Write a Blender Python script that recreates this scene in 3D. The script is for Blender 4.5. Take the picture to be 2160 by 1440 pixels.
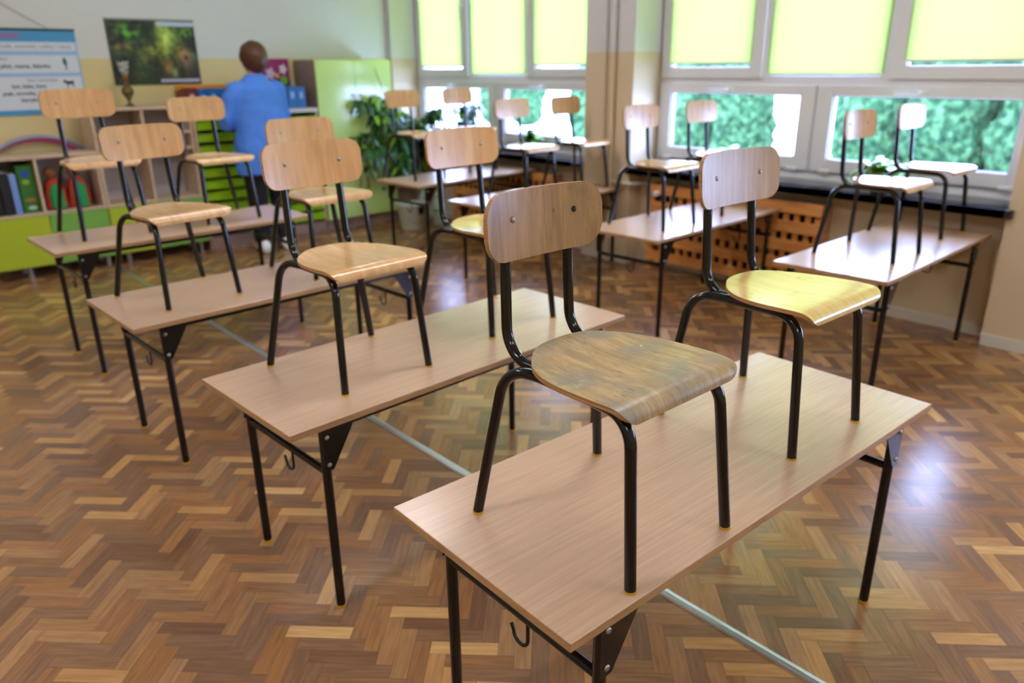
import bpy, bmesh, math, random
from mathutils import Vector, Matrix, noise as mnoise

# ------------------------------------------------------------------ scene, camera, light
for o in list(bpy.data.objects):
    bpy.data.objects.remove(o)
S = bpy.context.scene
COL = S.collection
PI = math.pi

def lin(r, g, b):
    f = lambda c: c / 12.92 if c <= 0.04045 else ((c + 0.055) / 1.055) ** 2.4
    return (f(r), f(g), f(b), 1.0)

yaw, pitch, roll, CAM_H, FPX = math.radians(41.842), math.radians(-20.1412), math.radians(-0.6096), 1.40757, 1581.45
F = Vector((math.sin(yaw) * math.cos(pitch), math.cos(yaw) * math.cos(pitch), math.sin(pitch)))
R0 = Vector((math.cos(yaw), -math.sin(yaw), 0))
U0 = R0.cross(F)
R1 = R0 * math.cos(roll) + U0 * math.sin(roll)
U1 = -R0 * math.sin(roll) + U0 * math.cos(roll)
cam_d = bpy.data.cameras.new('camera')
cam = bpy.data.objects.new('camera', cam_d)
COL.objects.link(cam)
m = Matrix((R1, U1, -F)).transposed().to_4x4()
m.translation = Vector((0, 0, CAM_H))
cam.matrix_world = m
cam_d.sensor_width = 36
cam_d.lens = FPX / 2160 * 36
cam_d.clip_start = 0.05
cam_d.clip_end = 200
cam_d.dof.use_dof = True
cam_d.dof.focus_distance = 1.36
cam_d.dof.aperture_fstop = 2.9
S.camera = cam

S.view_settings.view_transform = 'Standard'
S.view_settings.look = 'None'
S.view_settings.gamma = 1
S.view_settings.use_curve_mapping = False
S.view_settings.exposure = 0.60
S.cycles.use_denoising = True
S.cycles.denoiser = 'OPENIMAGEDENOISE'
S.cycles.denoising_prefilter = 'ACCURATE'
S.cycles.denoising_input_passes = 'RGB_ALBEDO_NORMAL'
S.cycles.max_bounces = 10
S.cycles.diffuse_bounces = 5
S.cycles.transparent_max_bounces = 12
S.cycles.caustics_reflective = False
S.cycles.caustics_refractive = False
S.cycles.sample_clamp_indirect = 6

W = bpy.data.worlds.new('sky')
S.world = W
W.use_nodes = True
bg = W.node_tree.nodes['Background']
bg.inputs['Color'].default_value = (0.47, 0.53, 1.0, 1)
bg.inputs['Strength'].default_value = 25.0

# windows repeat along the right wall every 3 m; y ranges of the openings, the last one unseen and added for its light
WIN_Y0 = [1.12, 4.12, -1.88]
WIN_W = 2.42
XW = 4.62          # inner face of the window frames
XN = 4.47          # wall below the sills
XP = 4.33          # faces of the wall piers
for k, y0 in enumerate(WIN_Y0):
    ld = bpy.data.lights.new('daylight_portal', 'AREA')
    ld.shape = 'RECTANGLE'
    ld.size = 1.85
    ld.size_y = WIN_W
    ld.cycles.is_portal = True
    lo = bpy.data.objects.new('daylight_portal', ld)
    COL.objects.link(lo)
    lo.matrix_world = Matrix.Translation((XW + 0.16, y0 + WIN_W / 2, 1.62)) @ Matrix.Rotation(PI / 2, 4, 'Y')
FILL_LAMPS = [(2.3, -1.3), (2.3, 1.4), (2.3, 4.1), (-0.9, -1.3), (-0.9, 1.4), (-0.9, 4.1)]  # unseen lamps added to fill the room with light
FILL_E = 21.0       # emission of the unseen fill lamps added overhead
random.seed(7)

# ------------------------------------------------------------------ helpers
def tag(o, label=None, cat=None, group=None, kind=None):
    if label: o['label'] = label
    if cat: o['category'] = cat
    if group: o['group'] = group
    if kind: o['kind'] = kind
    return o

def empty(name, loc=(0, 0, 0), rz=0, label=None, cat=None, group=None):
    o = bpy.data.objects.new(name, None)
    o.empty_display_size = 0.1
    COL.objects.link(o)
    o.location = loc
    o.rotation_euler = (0, 0, rz)
    return tag(o, label, cat, group)

def obj(name, bm, mats, parent=None, smooth=False, loc=None, angle=None):
    bmesh.ops.recalc_face_normals(bm, faces=bm.faces)
    me = bpy.data.meshes.new(name)
    if smooth:
        for f in bm.faces: f.smooth = True
    if angle:
        for e in bm.edges:
            if len(e.link_faces) == 2 and e.calc_face_angle(0) > angle: e.smooth = False
    bm.to_mesh(me)
    bm.free()
    if not isinstance(mats, (list, tuple)): mats = [mats]
    for mt in mats: me.materials.append(mt)
    o = bpy.data.objects.new(name, me)
    COL.objects.link(o)
    if parent is not None: o.parent = parent
    if loc: o.location = loc
    return o

def structure(name, bm, mats, parent=None, **k):
    o = obj(name, bm, mats, parent, **k)
    if parent is None: o['kind'] = 'structure'
    return o

def box(bm, x0, x1, y0, y1, z0, z1, bev=0, mi=0, segs=2):
    g = bmesh.ops.create_cube(bm, size=1)
    vs = g['verts']
    for v in vs:
        v.co = Vector(((x0 + x1) / 2 + v.co.x * (x1 - x0), (y0 + y1) / 2 + v.co.y * (y1 - y0), (z0 + z1) / 2 + v.co.z * (z1 - z0)))
    fs = set(f for v in vs for f in v.link_faces)
    if bev:
        es = set(e for v in vs for e in v.link_edges)
        r = bmesh.ops.bevel(bm, geom=list(es), offset=bev, segments=segs, profile=0.5, affect='EDGES')
        fs = set(r['faces']) | set(f for f in fs if f.is_valid)
    if mi:
        for f in fs: f.material_index = mi
    return fs

def bxo(name, dims, mat, parent=None, bev=0.002, **k):
    bm = bmesh.new()
    box(bm, *dims, bev=bev)
    return obj(name, bm, mat, parent, **k)

def fillet(pts, rad, n=7):
    """round the inner corners of a polyline; rad is a number or a list for the inner corners"""
    pts = [Vector(p) for p in pts]
    out = [pts[0]]
    for i in range(1, len(pts) - 1):
        r = rad[i - 1] if isinstance(rad, (list, tuple)) else rad
        a, b, c = pts[i - 1], pts[i], pts[i + 1]
        u, v = (a - b).normalized(), (c - b).normalized()
        th = u.angle(v)
        d = r / math.tan(th / 2)
        cen = b + (u + v).normalized() * (r / math.sin(th / 2))
        p0, p1 = b + u * d - cen, b + v * d - cen
        ax = p0.cross(p1).normalized()
        tot = p0.angle(p1)
        for k in range(n + 1):
            out.append(cen + Matrix.Rotation(tot * k / n, 3, ax) @ p0)
    out.append(pts[-1])
    return out

def tube(bm, pts, r, segs=12, cap=True, mi=0):
    pts = [Vector(p) for p in pts]
    n = len(pts)
    rs = r if isinstance(r, (list, tuple)) else [r] * n
    t = (pts[1] - pts[0]).normalized()
    up = Vector((0, 0, 1)) if abs(t.z) < 0.9 else Vector((1, 0, 0))
    nrm = t.cross(up).normalized()
    rings = []
    for i in range(n):
        if i == 0: t = (pts[1] - pts[0]).normalized()
        elif i == n - 1: t = (pts[-1] - pts[-2]).normalized()
        else: t = ((pts[i] - pts[i - 1]).normalized() + (pts[i + 1] - pts[i]).normalized()).normalized()
        nrm = (nrm - t * nrm.dot(t)).normalized()
        bn = t.cross(nrm)
        rings.append([bm.verts.new(pts[i] + (nrm * math.cos(2 * PI * k / segs) + bn * math.sin(2 * PI * k / segs)) * rs[i]) for k in range(segs)])
    for a, b in zip(rings, rings[1:]):
        for k in range(segs):
            f = bm.faces.new((a[k], a[(k + 1) % segs], b[(k + 1) % segs], b[k]))
            f.material_index = mi
    if cap:
        bm.faces.new(rings[0][::-1]).material_index = mi
        bm.faces.new(rings[-1]).material_index = mi
    return rings

def tubeo(name, pts, r, mat, parent=None, segs=12, **k):
    bm = bmesh.new()
    tube(bm, pts, r, segs)
    return obj(name, bm, mat, parent, smooth=True, angle=0.9, **k)

def lathe(bm, prof, cx=0, cy=0, cz=0, segs=24, mi=0):
    rings = []
    for r, z in prof:
        if r < 1e-5: rings.append([bm.verts.new((cx, cy, cz + z))])
        else: rings.append([bm.verts.new((cx + r * math.cos(2 * PI * k / segs), cy + r * math.sin(2 * PI * k / segs), cz + z)) for k in range(segs)])
    for a, b in zip(rings, rings[1:]):
        for k in range(segs):
            k2 = (k + 1) % segs
            if len(a) == 1 and len(b) == 1: continue
            if len(a) == 1: f = bm.faces.new((a[0], b[k], b[k2]))
            elif len(b) == 1: f = bm.faces.new((a[k], a[k2], b[0]))
            else: f = bm.faces.new((a[k], a[k2], b[k2], b[k]))
            f.material_index = mi

def prism(bm, poly, ax, a, b, mi=0):
    """extrude a 2-D polygon along axis ax between a and b"""
    def P(p, t):
        if ax == 'y': return (p[0], t, p[1])
        if ax == 'x': return (t, p[0], p[1])
        return (p[0], p[1], t)
    v0 = [bm.verts.new(P(p, a)) for p in poly]
    v1 = [bm.verts.new(P(p, b)) for p in poly]
    fs = [bm.faces.new(v0), bm.faces.new(v1[::-1])]
    n = len(poly)
    for i in range(n):
        fs.append(bm.faces.new((v0[i], v1[i], v1[(i + 1) % n], v0[(i + 1) % n])))
    for f in fs: f.material_index = mi
    return fs

def sheet(bm, fn, nu, nv, th, us=None, vs=None):
    """a bent plywood sheet: fn(u,v)->point of the face, thickness th to the back; faces material 0, rim material 1, uv in metres"""
    us = us or [i / nu for i in range(nu + 1)]
    vs = vs or [i / nv for i in range(nv + 1)]
    P = [[Vector(fn(u, v)) for v in vs] for u in us]
    A, B = [], []
    uvl = bm.loops.layers.uv.verify()
    for i in range(len(us)):
        ra, rb = [], []
        for j in range(len(vs)):
            du = fn(min(us[i] + 1e-3, 1), vs[j]), fn(max(us[i] - 1e-3, 0), vs[j])
            dv = fn(us[i], min(vs[j] + 1e-3, 1)), fn(us[i], max(vs[j] - 1e-3, 0))
            n = (Vector(du[0]) - Vector(du[1])).cross(Vector(dv[0]) - Vector(dv[1])).normalized()
            ra.append(bm.verts.new(P[i][j]))
            rb.append(bm.verts.new(P[i][j] - n * th))
        A.append(ra); B.append(rb)
    def face(q, mi, sm):
        try: f = bm.faces.new(q)
        except ValueError: return
        f.material_index = mi; f.smooth = sm
        return f
    nu, nv = len(us) - 1, len(vs) - 1
    for i in range(nu):
        for j in range(nv):
            face((A[i][j], A[i + 1][j], A[i + 1][j + 1], A[i][j + 1]), 0, True)
            face((B[i][j], B[i][j + 1], B[i + 1][j + 1], B[i + 1][j]), 0, True)
    for i in range(nu):
        for j in (0, nv):
            face((A[i][j], A[i + 1][j], B[i + 1][j], B[i][j]), 1, True)
    for j in range(nv):
        for i in (0, nu):
            face((A[i][j], A[i][j + 1], B[i][j + 1], B[i][j]), 1, True)
    bmesh.ops.recalc_face_normals(bm, faces=bm.faces)
    for e in bm.edges:
        if len(e.link_faces) == 2 and e.link_faces[0].material_index != e.link_faces[1].material_index: e.smooth = False

def copy_tree(o, parent=None):
    c = o.copy()
    COL.objects.link(c)
    c.parent = parent
    for ch in list(o.children): copy_tree(ch, c)
    return c

_font = {}
def text_mesh(name, s, size, mat, parent, loc, rot=(PI / 2, 0, 0), bold=0.0, align='LEFT', sx=1):
    cu = bpy.data.curves.new(name, 'FONT')
    cu.body = s
    cu.size = size
    cu.align_x = align
    cu.offset = bold
    cu.resolution_u = 2
    t = bpy.data.objects.new('t', cu)
    COL.objects.link(t)
    dg = bpy.context.evaluated_depsgraph_get()
    me = bpy.data.meshes.new_from_object(t.evaluated_get(dg))
    bpy.data.objects.remove(t)
    me.materials.clear()
    me.materials.append(mat)
    o = bpy.data.objects.new(name, me)
    COL.objects.link(o)
    o.parent = parent
    o.location = loc
    o.rotation_euler = rot
    o.scale = (sx, 1, 1)
    return o

# ------------------------------------------------------------------ materials
def newmat(name):
    mt = bpy.data.materials.new(name)
    mt.use_nodes = True
    nt = mt.node_tree
    b = nt.nodes['Principled BSDF']
    return mt, nt, b

def nd(nt, typ, **k):
    n = nt.nodes.new(typ)
    for a, v in k.items(): setattr(n, a, v)
    return n

def plain(name, rgb, rough=0.5, metal=0.0, vary=0.04, scale=30, bump=0.0, spec=0.5, coat=0.0):
    """a plain painted, plastic or metal surface with faint procedural variation"""
    mt, nt, b = newmat(name)
    tc = nd(nt, 'ShaderNodeTexCoord')
    nz = nd(nt, 'ShaderNodeTexNoise')
    nz.inputs['Scale'].default_value = scale
    nz.inputs['Detail'].default_value = 3
    nt.links.new(tc.outputs['Object'], nz.inputs['Vector'])
    mx = nd(nt, 'ShaderNodeMix', data_type='RGBA')
    c = lin(*rgb)
    mx.inputs['A'].default_value = tuple(max(0, x * (1 - vary)) for x in c[:3]) + (1,)
    mx.inputs['B'].default_value = tuple(min(1, x * (1 + vary)) for x in c[:3]) + (1,)
    nt.links.new(nz.outputs['Fac'], mx.inputs['Factor'])
    nt.links.new(mx.outputs['Result'], b.inputs['Base Color'])
    b.inputs['Roughness'].default_value = rough
    b.inputs['Metallic'].default_value = metal
    b.inputs['Specular IOR Level'].default_value = spec
    b.inputs['Coat Weight'].default_value = coat
    if bump:
        bp = nd(nt, 'ShaderNodeBump')
        bp.inputs['Strength'].default_value = bump
        bp.inputs['Distance'].default_value = 0.002
        nt.links.new(nz.outputs['Fac'], bp.inputs['Height'])
        nt.links.new(bp.outputs['Normal'], b.inputs['Normal'])
    return mt

def ramp(nt, src, stops):
    r = nd(nt, 'ShaderNodeValToRGB')
    cr = r.color_ramp
    while len(cr.elements) < len(stops): cr.elements.new(0.5)
    for e, (p, c) in zip(cr.elements, stops):
        e.position = p
        e.color = lin(*c) if len(c) == 3 else c
    nt.links.new(src, r.inputs['Fac'])
    return r

def wood(name, dark, mid, light, stretch=(3, 40, 40), rough=0.35, coord='Object', scale=1.0, rnd=0.0, bump=0.05, coat=0.0, wear=None, rings=True, spec=0.5):
    mt, nt, b = newmat(name)
    tc = nd(nt, 'ShaderNodeTexCoord')
    mp = nd(nt, 'ShaderNodeMapping')
    mp.inputs['Scale'].default_value = stretch
    nt.links.new(tc.outputs[coord], mp.inputs['Vector'])
    vec = mp.outputs['Vector']
    oi = nd(nt, 'ShaderNodeObjectInfo')
    if rnd:
        ad = nd(nt, 'ShaderNodeVectorMath', operation='ADD')
        sc = nd(nt, 'ShaderNodeMath', operation='MULTIPLY')
        sc.inputs[1].default_value = 37.0
        nt.links.new(oi.outputs['Random'], sc.inputs[0])
        nt.links.new(vec, ad.inputs[0])
        nt.links.new(sc.outputs[0], ad.inputs[1])
        vec = ad.outputs[0]
    nz = nd(nt, 'ShaderNodeTexNoise')
    nz.inputs['Scale'].default_value = scale
    nz.inputs['Detail'].default_value = 7
    nz.inputs['Roughness'].default_value = 0.62
    nz.inputs['Distortion'].default_value = 0.35
    nt.links.new(vec, nz.inputs['Vector'])
    r = ramp(nt, nz.outputs['Fac'], [(0.28, dark), (0.5, mid), (0.72, light)])
    col = r.outputs['Color']
    if wear:
        # broad worn patches (grey, rubbed varnish) and short dark scratches
        for scl, lo, hi, rgb, amt in wear:
            n2 = nd(nt, 'ShaderNodeTexNoise')
            m2 = nd(nt, 'ShaderNodeMapping')
            m2.inputs['Scale'].default_value = scl
            nt.links.new(tc.outputs[coord], m2.inputs['Vector'])
            nt.links.new(m2.outputs['Vector'], n2.inputs['Vector'])
            n2.inputs['Scale'].default_value = 1
            n2.inputs['Detail'].default_value = 6
            n2.inputs['Roughness'].default_value = 0.65
            mr = nd(nt, 'ShaderNodeMapRange')
            mr.inputs['From Min'].default_value = lo
            mr.inputs['From Max'].default_value = hi
            mr.inputs['To Max'].default_value = amt
            nt.links.new(n2.outputs['Fac'], mr.inputs['Value'])
            mx = nd(nt, 'ShaderNodeMix', data_type='RGBA')
            nt.links.new(mr.outputs[0], mx.inputs['Factor'])
            nt.links.new(col, mx.inputs['A'])
            mx.inputs['B'].default_value = lin(*rgb)
            col = mx.outputs['Result']
    if rnd:
        hs = nd(nt, 'ShaderNodeHueSaturation')
        mr = nd(nt, 'ShaderNodeMapRange')
        mr.inputs['To Min'].default_value = 1 - rnd
        mr.inputs['To Max'].default_value = 1 + rnd
        nt.links.new(oi.outputs['Random'], mr.inputs['Value'])
        nt.links.new(mr.outputs[0], hs.inputs['Value'])
        nt.links.new(col, hs.inputs['Color'])
        col = hs.outputs['Color']
    nt.links.new(col, b.inputs['Base Color'])
    b.inputs['Roughness'].default_value = rough
    b.inputs['Coat Weight'].default_value = coat
    b.inputs['Coat Roughness'].default_value = 0.15
    b.inputs['Specular IOR Level'].default_value = spec
    if bump:
        bp = nd(nt, 'ShaderNodeBump')
        bp.inputs['Strength'].default_value = bump
        bp.inputs['Distance'].default_value = 0.001
        nt.links.new(nz.outputs['Fac'], bp.inputs['Height'])
        nt.links.new(bp.outputs['Normal'], b.inputs['Normal'])
    return mt

M = {}
M['black'] = plain('black_enamel', (0.028, 0.030, 0.038), 0.16, vary=0.2, scale=60, spec=0.5)
M['capy'] = plain('ochre_rubber', (0.80, 0.62, 0.08), 0.5)
M['steel'] = plain('zinc_steel', (0.62, 0.62, 0.62), 0.32, metal=0.9)
M['darkmetal'] = plain('dark_bolt', (0.12, 0.12, 0.13), 0.4, metal=0.5)
M['alu'] = plain('aluminium', (0.80, 0.81, 0.83), 0.3, metal=0.9)
M['tabletop'] = wood('beech_laminate', (0.735, 0.595, 0.49), (0.765, 0.63, 0.525), (0.795, 0.665, 0.56), (5, 160, 60), 0.24, bump=0.03, rnd=0.02, spec=0.7)
M['tableedge'] = wood('beech_edge_band', (0.58, 0.44, 0.29), (0.66, 0.51, 0.35), (0.72, 0.57, 0.41), (6, 6, 60), 0.4)
M['ply'] = wood('beech_plywood', (0.74, 0.56, 0.355), (0.81, 0.635, 0.43), (0.87, 0.71, 0.51), (34, 4, 8), 0.25, rnd=0.035, coat=0.4, bump=0.04)
M['plyB'] = wood('beech_plywood_back', (0.74, 0.55, 0.345), (0.80, 0.62, 0.42), (0.86, 0.69, 0.49), (34, 8, 4), 0.28, rnd=0.035, coat=0.15, bump=0.04)
M['plyE'] = wood('plywood_edge', (0.42, 0.29, 0.17), (0.66, 0.48, 0.30), (0.80, 0.63, 0.43), (6, 6, 700), 0.5)
M['plyY'] = wood('yellowed_plywood_seat', (0.80, 0.66, 0.38), (0.86, 0.73, 0.45), (0.90, 0.78, 0.52), (60, 4, 8), 0.22, coat=0.5, bump=0.03,  # yellow reflection of the blinds painted into the seat colour
                 wear=[((9, 26, 6), 0.62, 0.72, (0.62, 0.50, 0.30), 0.5)])
M['plyYB'] = wood('pale_plywood_back', (0.62, 0.50, 0.38), (0.70, 0.58, 0.45), (0.77, 0.65, 0.52), (60, 8, 5), 0.38, coat=0.05, bump=0.03)
M['worn'] = wood('worn_plywood_seat', (0.56, 0.44, 0.29), (0.68, 0.56, 0.39), (0.77, 0.66, 0.47), (75, 9, 10), 0.33, coat=0.35, bump=0.15,
                 wear=[((8, 11, 4), 0.42, 0.62, (0.52, 0.50, 0.46), 0.80), ((7, 9, 4), 0.60, 0.68, (0.84, 0.74, 0.42), 0.55), ((380, 45, 10), 0.56, 0.66, (0.33, 0.29, 0.24), 0.55), ((150, 22, 10), 0.64, 0.69, (0.16, 0.13, 0.11), 0.8)])
M['wornB'] = wood('worn_plywood_back', (0.55, 0.42, 0.28), (0.655, 0.515, 0.36), (0.73, 0.59, 0.43), (40, 8, 5), 0.28, coat=0.3, bump=0.15,
                  wear=[((300, 8, 12), 0.55, 0.72, (0.44, 0.34, 0.25), 0.6), ((14, 8, 12), 0.60, 0.72, (0.44, 0.38, 0.32), 0.5), ((60, 8, 18), 0.70, 0.73, (0.18, 0.13, 0.10), 0.8)])
M['shelfwood'] = wood('pale_shelf_laminate', (0.72, 0.62, 0.52), (0.78, 0.68, 0.57), (0.83, 0.74, 0.63), (4, 30, 30), 0.45)
M['shelftop'] = plain('pale_worktop', (0.80, 0.77, 0.73), 0.35)
M['shelfback'] = plain('grey_back_panel', (0.70, 0.68, 0.70), 0.6)
M['cabside'] = wood('grey_brown_side_panel', (0.50, 0.43, 0.40), (0.55, 0.475, 0.44), (0.60, 0.52, 0.48), (8, 8, 40), 0.5)
M['plinth'] = wood('brown_plinth', (0.50, 0.40, 0.36), (0.56, 0.46, 0.41), (0.62, 0.52, 0.46), (6, 30, 30), 0.5)
M['lime'] = plain('lime_door', (0.66, 0.72, 0.16), 0.4)
M['green'] = plain('green_door', (0.45, 0.66, 0.28), 0.4)
M['limecab'] = plain('light_lime_lacquer', (0.77, 0.89, 0.54), 0.14, spec=0.9)
M['tray'] = plain('lime_plastic_tray', (0.55, 0.72, 0.05), 0.35)
M['gap'] = plain('gap_shade', (0.06, 0.06, 0.05), 0.7)  # near-black standing in for shade behind slats and trays
M['handle'] = plain('reddish_wood_handle', (0.52, 0.27, 0.18), 0.4)
M['white'] = plain('white_plastic', (0.88, 0.88, 0.88), 0.35)
M['upvc'] = plain('white_window_profile', (0.86, 0.86, 0.88), 0.28, spec=0.5, vary=0.02)
M['seal'] = plain('grey_rubber_seal', (0.30, 0.31, 0.34), 0.6)
M['sill'] = plain('black_terrazzo_sill', (0.10, 0.10, 0.11), 0.10, vary=0.4, scale=180, spec=0.8)
M['pine'] = wood('varnished_pine_slats', (0.66, 0.40, 0.18), (0.80, 0.53, 0.28), (0.87, 0.63, 0.36), (30, 3, 30), 0.35, coat=0.3)
M['blue'] = plain('blue_binder_card', (0.10, 0.38, 0.66), 0.4)
M['darkred'] = plain('dark_red_card', (0.45, 0.14, 0.16), 0.5)
M['orange'] = plain('orange_card', (0.85, 0.50, 0.12), 0.5)
M['leaf'] = plain('dark_green_leaf', (0.16, 0.34, 0.13), 0.35, vary=0.5, scale=12)
M['leafl'] = plain('light_green_leaf', (0.50, 0.68, 0.22), 0.4, vary=0.35, scale=20)
M['leafw'] = plain('pale_green_leaf', (0.78, 0.86, 0.62), 0.4, vary=0.15, scale=30)
M['stem'] = plain('green_stem', (0.36, 0.36, 0.18), 0.6)
M['soil'] = plain('potting_soil', (0.17, 0.11, 0.08), 0.9, vary=0.4, scale=90)
M['skin'] = plain('skin', (0.80, 0.58, 0.47), 0.5)
M['hair'] = plain('auburn_hair', (0.32, 0.18, 0.09), 0.45, vary=0.6, scale=70, bump=0.8)
M['tunic'] = plain('blue_cloth', (0.30, 0.52, 0.90), 0.8, vary=0.06, scale=90, bump=0.2)
M['trousers'] = plain('black_cloth', (0.05, 0.05, 0.06), 0.85)
M['ceil'] = plain('white_ceiling', (0.88, 0.88, 0.86), 0.8)
M['base'] = plain('cream_baseboard', (0.80, 0.77, 0.72), 0.5)

# two-tone wall paint: cream emulsion up to 1.495 m, pale grey above
def wallmat(name, low, high):
    mt, nt, b = newmat(name)
    g = nd(nt, 'ShaderNodeNewGeometry')
    sp = nd(nt, 'ShaderNodeSeparateXYZ')
    nt.links.new(g.outputs['Position'], sp.inputs[0])
    gt = nd(nt, 'ShaderNodeMath', operation='GREATER_THAN')
    gt.inputs[1].default_value = 1.495
    nt.links.new(sp.outputs['Z'], gt.inputs[0])
    nz = nd(nt, 'ShaderNodeTexNoise')
    nz.inputs['Scale'].default_value = 2.5
    nz.inputs['Detail'].default_value = 4
    nt.links.new(g.outputs['Position'], nz.inputs['Vector'])
    mx = nd(nt, 'ShaderNodeMix', data_type='RGBA')
    mx.inputs['A'].default_value = lin(*low)
    mx.inputs['B'].default_value = lin(*high)
    nt.links.new(gt.outputs[0], mx.inputs['Factor'])
    mr = nd(nt, 'ShaderNodeMapRange')
    mr.inputs['To Min'].default_value = 0.95
    mr.inputs['To Max'].default_value = 1.05
    nt.links.new(nz.outputs['Fac'], mr.inputs['Value'])
    hs = nd(nt, 'ShaderNodeHueSaturation')
    nt.links.new(mr.outputs[0], hs.inputs['Value'])
    nt.links.new(mx.outputs['Result'], hs.inputs['Color'])
    nt.links.new(hs.outputs['Color'], b.inputs['Base Color'])
    b.inputs['Roughness'].default_value = 0.55
    n2 = nd(nt, 'ShaderNodeTexNoise')
    n2.inputs['Scale'].default_value = 160
    nt.links.new(g.outputs['Position'], n2.inputs['Vector'])
    bp = nd(nt, 'ShaderNodeBump')
    bp.inputs['Strength'].default_value = 0.08
    bp.inputs['Distance'].default_value = 0.002
    nt.links.new(n2.outputs['Fac'], bp.inputs['Height'])
    nt.links.new(bp.outputs['Normal'], b.inputs['Normal'])
    return mt
M['wallR'] = wallmat('two_tone_wall_paint', (0.80, 0.72, 0.60), (0.80, 0.79, 0.79))
M['wallB'] = wallmat('two_tone_wall_paint_back', (0.84, 0.77, 0.56), (0.82, 0.83, 0.82))

def parquet():
    mt, nt, b = newmat('oak_parquet_lacquered')
    at = nd(nt, 'ShaderNodeAttribute', attribute_name='plank')
    uv = nd(nt, 'ShaderNodeTexCoord')
    mp = nd(nt, 'ShaderNodeMapping')
    mp.inputs['Scale'].default_value = (9, 85, 1)
    nt.links.new(uv.outputs['UV'], mp.inputs['Vector'])
    nz = nd(nt, 'ShaderNodeTexNoise')
    nz.inputs['Scale'].default_value = 1
    nz.inputs['Detail'].default_value = 5
    nz.inputs['Distortion'].default_value = 0.6
    nt.links.new(mp.outputs['Vector'], nz.inputs['Vector'])
    r = ramp(nt, at.outputs['Fac'], [(0.0, (0.45, 0.315, 0.22)), (0.25, (0.52, 0.385, 0.28)), (0.45, (0.58, 0.40, 0.24)), (0.65, (0.63, 0.47, 0.32)), (0.8, (0.71, 0.52, 0.31)), (1.0, (0.80, 0.63, 0.42))])
    mr = nd(nt, 'ShaderNodeMapRange')
    mr.inputs['From Min'].default_value = 0.3
    mr.inputs['From Max'].default_value = 0.7
    mr.inputs['To Min'].default_value = 0.80
    mr.inputs['To Max'].default_value = 1.15
    nt.links.new(nz.outputs['Fac'], mr.inputs['Value'])
    hs = nd(nt, 'ShaderNodeHueSaturation')
    nt.links.new(mr.outputs[0], hs.inputs['Value'])
    nt.links.new(r.outputs['Color'], hs.inputs['Color'])
    nt.links.new(hs.outputs['Color'], b.inputs['Base Color'])
    g = nd(nt, 'ShaderNodeNewGeometry')
    n2 = nd(nt, 'ShaderNodeTexNoise')
    n2.inputs['Scale'].default_value = 5
    n2.inputs['Detail'].default_value = 4
    nt.links.new(g.outputs['Position'], n2.inputs['Vector'])
    m2 = nd(nt, 'ShaderNodeMapRange')
    m2.inputs['To Min'].default_value = 0.20
    m2.inputs['To Max'].default_value = 0.28
    nt.links.new(n2.outputs['Fac'], m2.inputs['Value'])
    nt.links.new(m2.outputs[0], b.inputs['Roughness'])
    b.inputs['Specular IOR Level'].default_value = 0.5
    n3 = nd(nt, 'ShaderNodeTexNoise')
    n3.inputs['Scale'].default_value = 22
    n3.inputs['Detail'].default_value = 3
    nt.links.new(g.outputs['Position'], n3.inputs['Vector'])
    bp = nd(nt, 'ShaderNodeBump')
    bp.inputs['Strength'].default_value = 0.05
    bp.inputs['Distance'].default_value = 0.003
    nt.links.new(n3.outputs['Fac'], bp.inputs['Height'])
    nt.links.new(bp.outputs['Normal'], b.inputs['Normal'])
    return mt
M['parquet'] = parquet()

def glassmat():
    mt, nt, b = newmat('window_glass')
    nt.nodes.remove(b)
    out = nt.nodes['Material Output']
    tr = nd(nt, 'ShaderNodeBsdfTransparent')
    tr.inputs['Color'].default_value = (0.90, 0.97, 0.95, 1)
    gl = nd(nt, 'ShaderNodeBsdfGlossy')
    gl.inputs['Roughness'].default_value = 0.02
    lw = nd(nt, 'ShaderNodeLayerWeight')
    lw.inputs['Blend'].default_value = 0.5
    pw = nd(nt, 'ShaderNodeMath', operation='POWER')
    pw.inputs[1].default_value = 5.0
    nt.links.new(lw.outputs['Facing'], pw.inputs[0])
    fr = nd(nt, 'ShaderNodeMapRange')
    fr.inputs['To Min'].default_value = 0.04
    nt.links.new(pw.outputs[0], fr.inputs['Value'])
    mx = nd(nt, 'ShaderNodeMixShader')
    nt.links.new(fr.outputs[0], mx.inputs['Fac'])
    nt.links.new(tr.outputs[0], mx.inputs[1])
    nt.links.new(gl.outputs[0], mx.inputs[2])
    nt.links.new(mx.outputs[0], out.inputs['Surface'])
    return mt
M['glass'] = glassmat()

def clearplastic():
    mt, nt, b = newmat('clear_pet_plastic')
    b.inputs['Base Color'].default_value = lin(0.80, 0.92, 0.86)
    b.inputs['Roughness'].default_value = 0.08
    b.inputs['Alpha'].default_value = 0.35
    return mt
M['pet'] = clearplastic()

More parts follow.
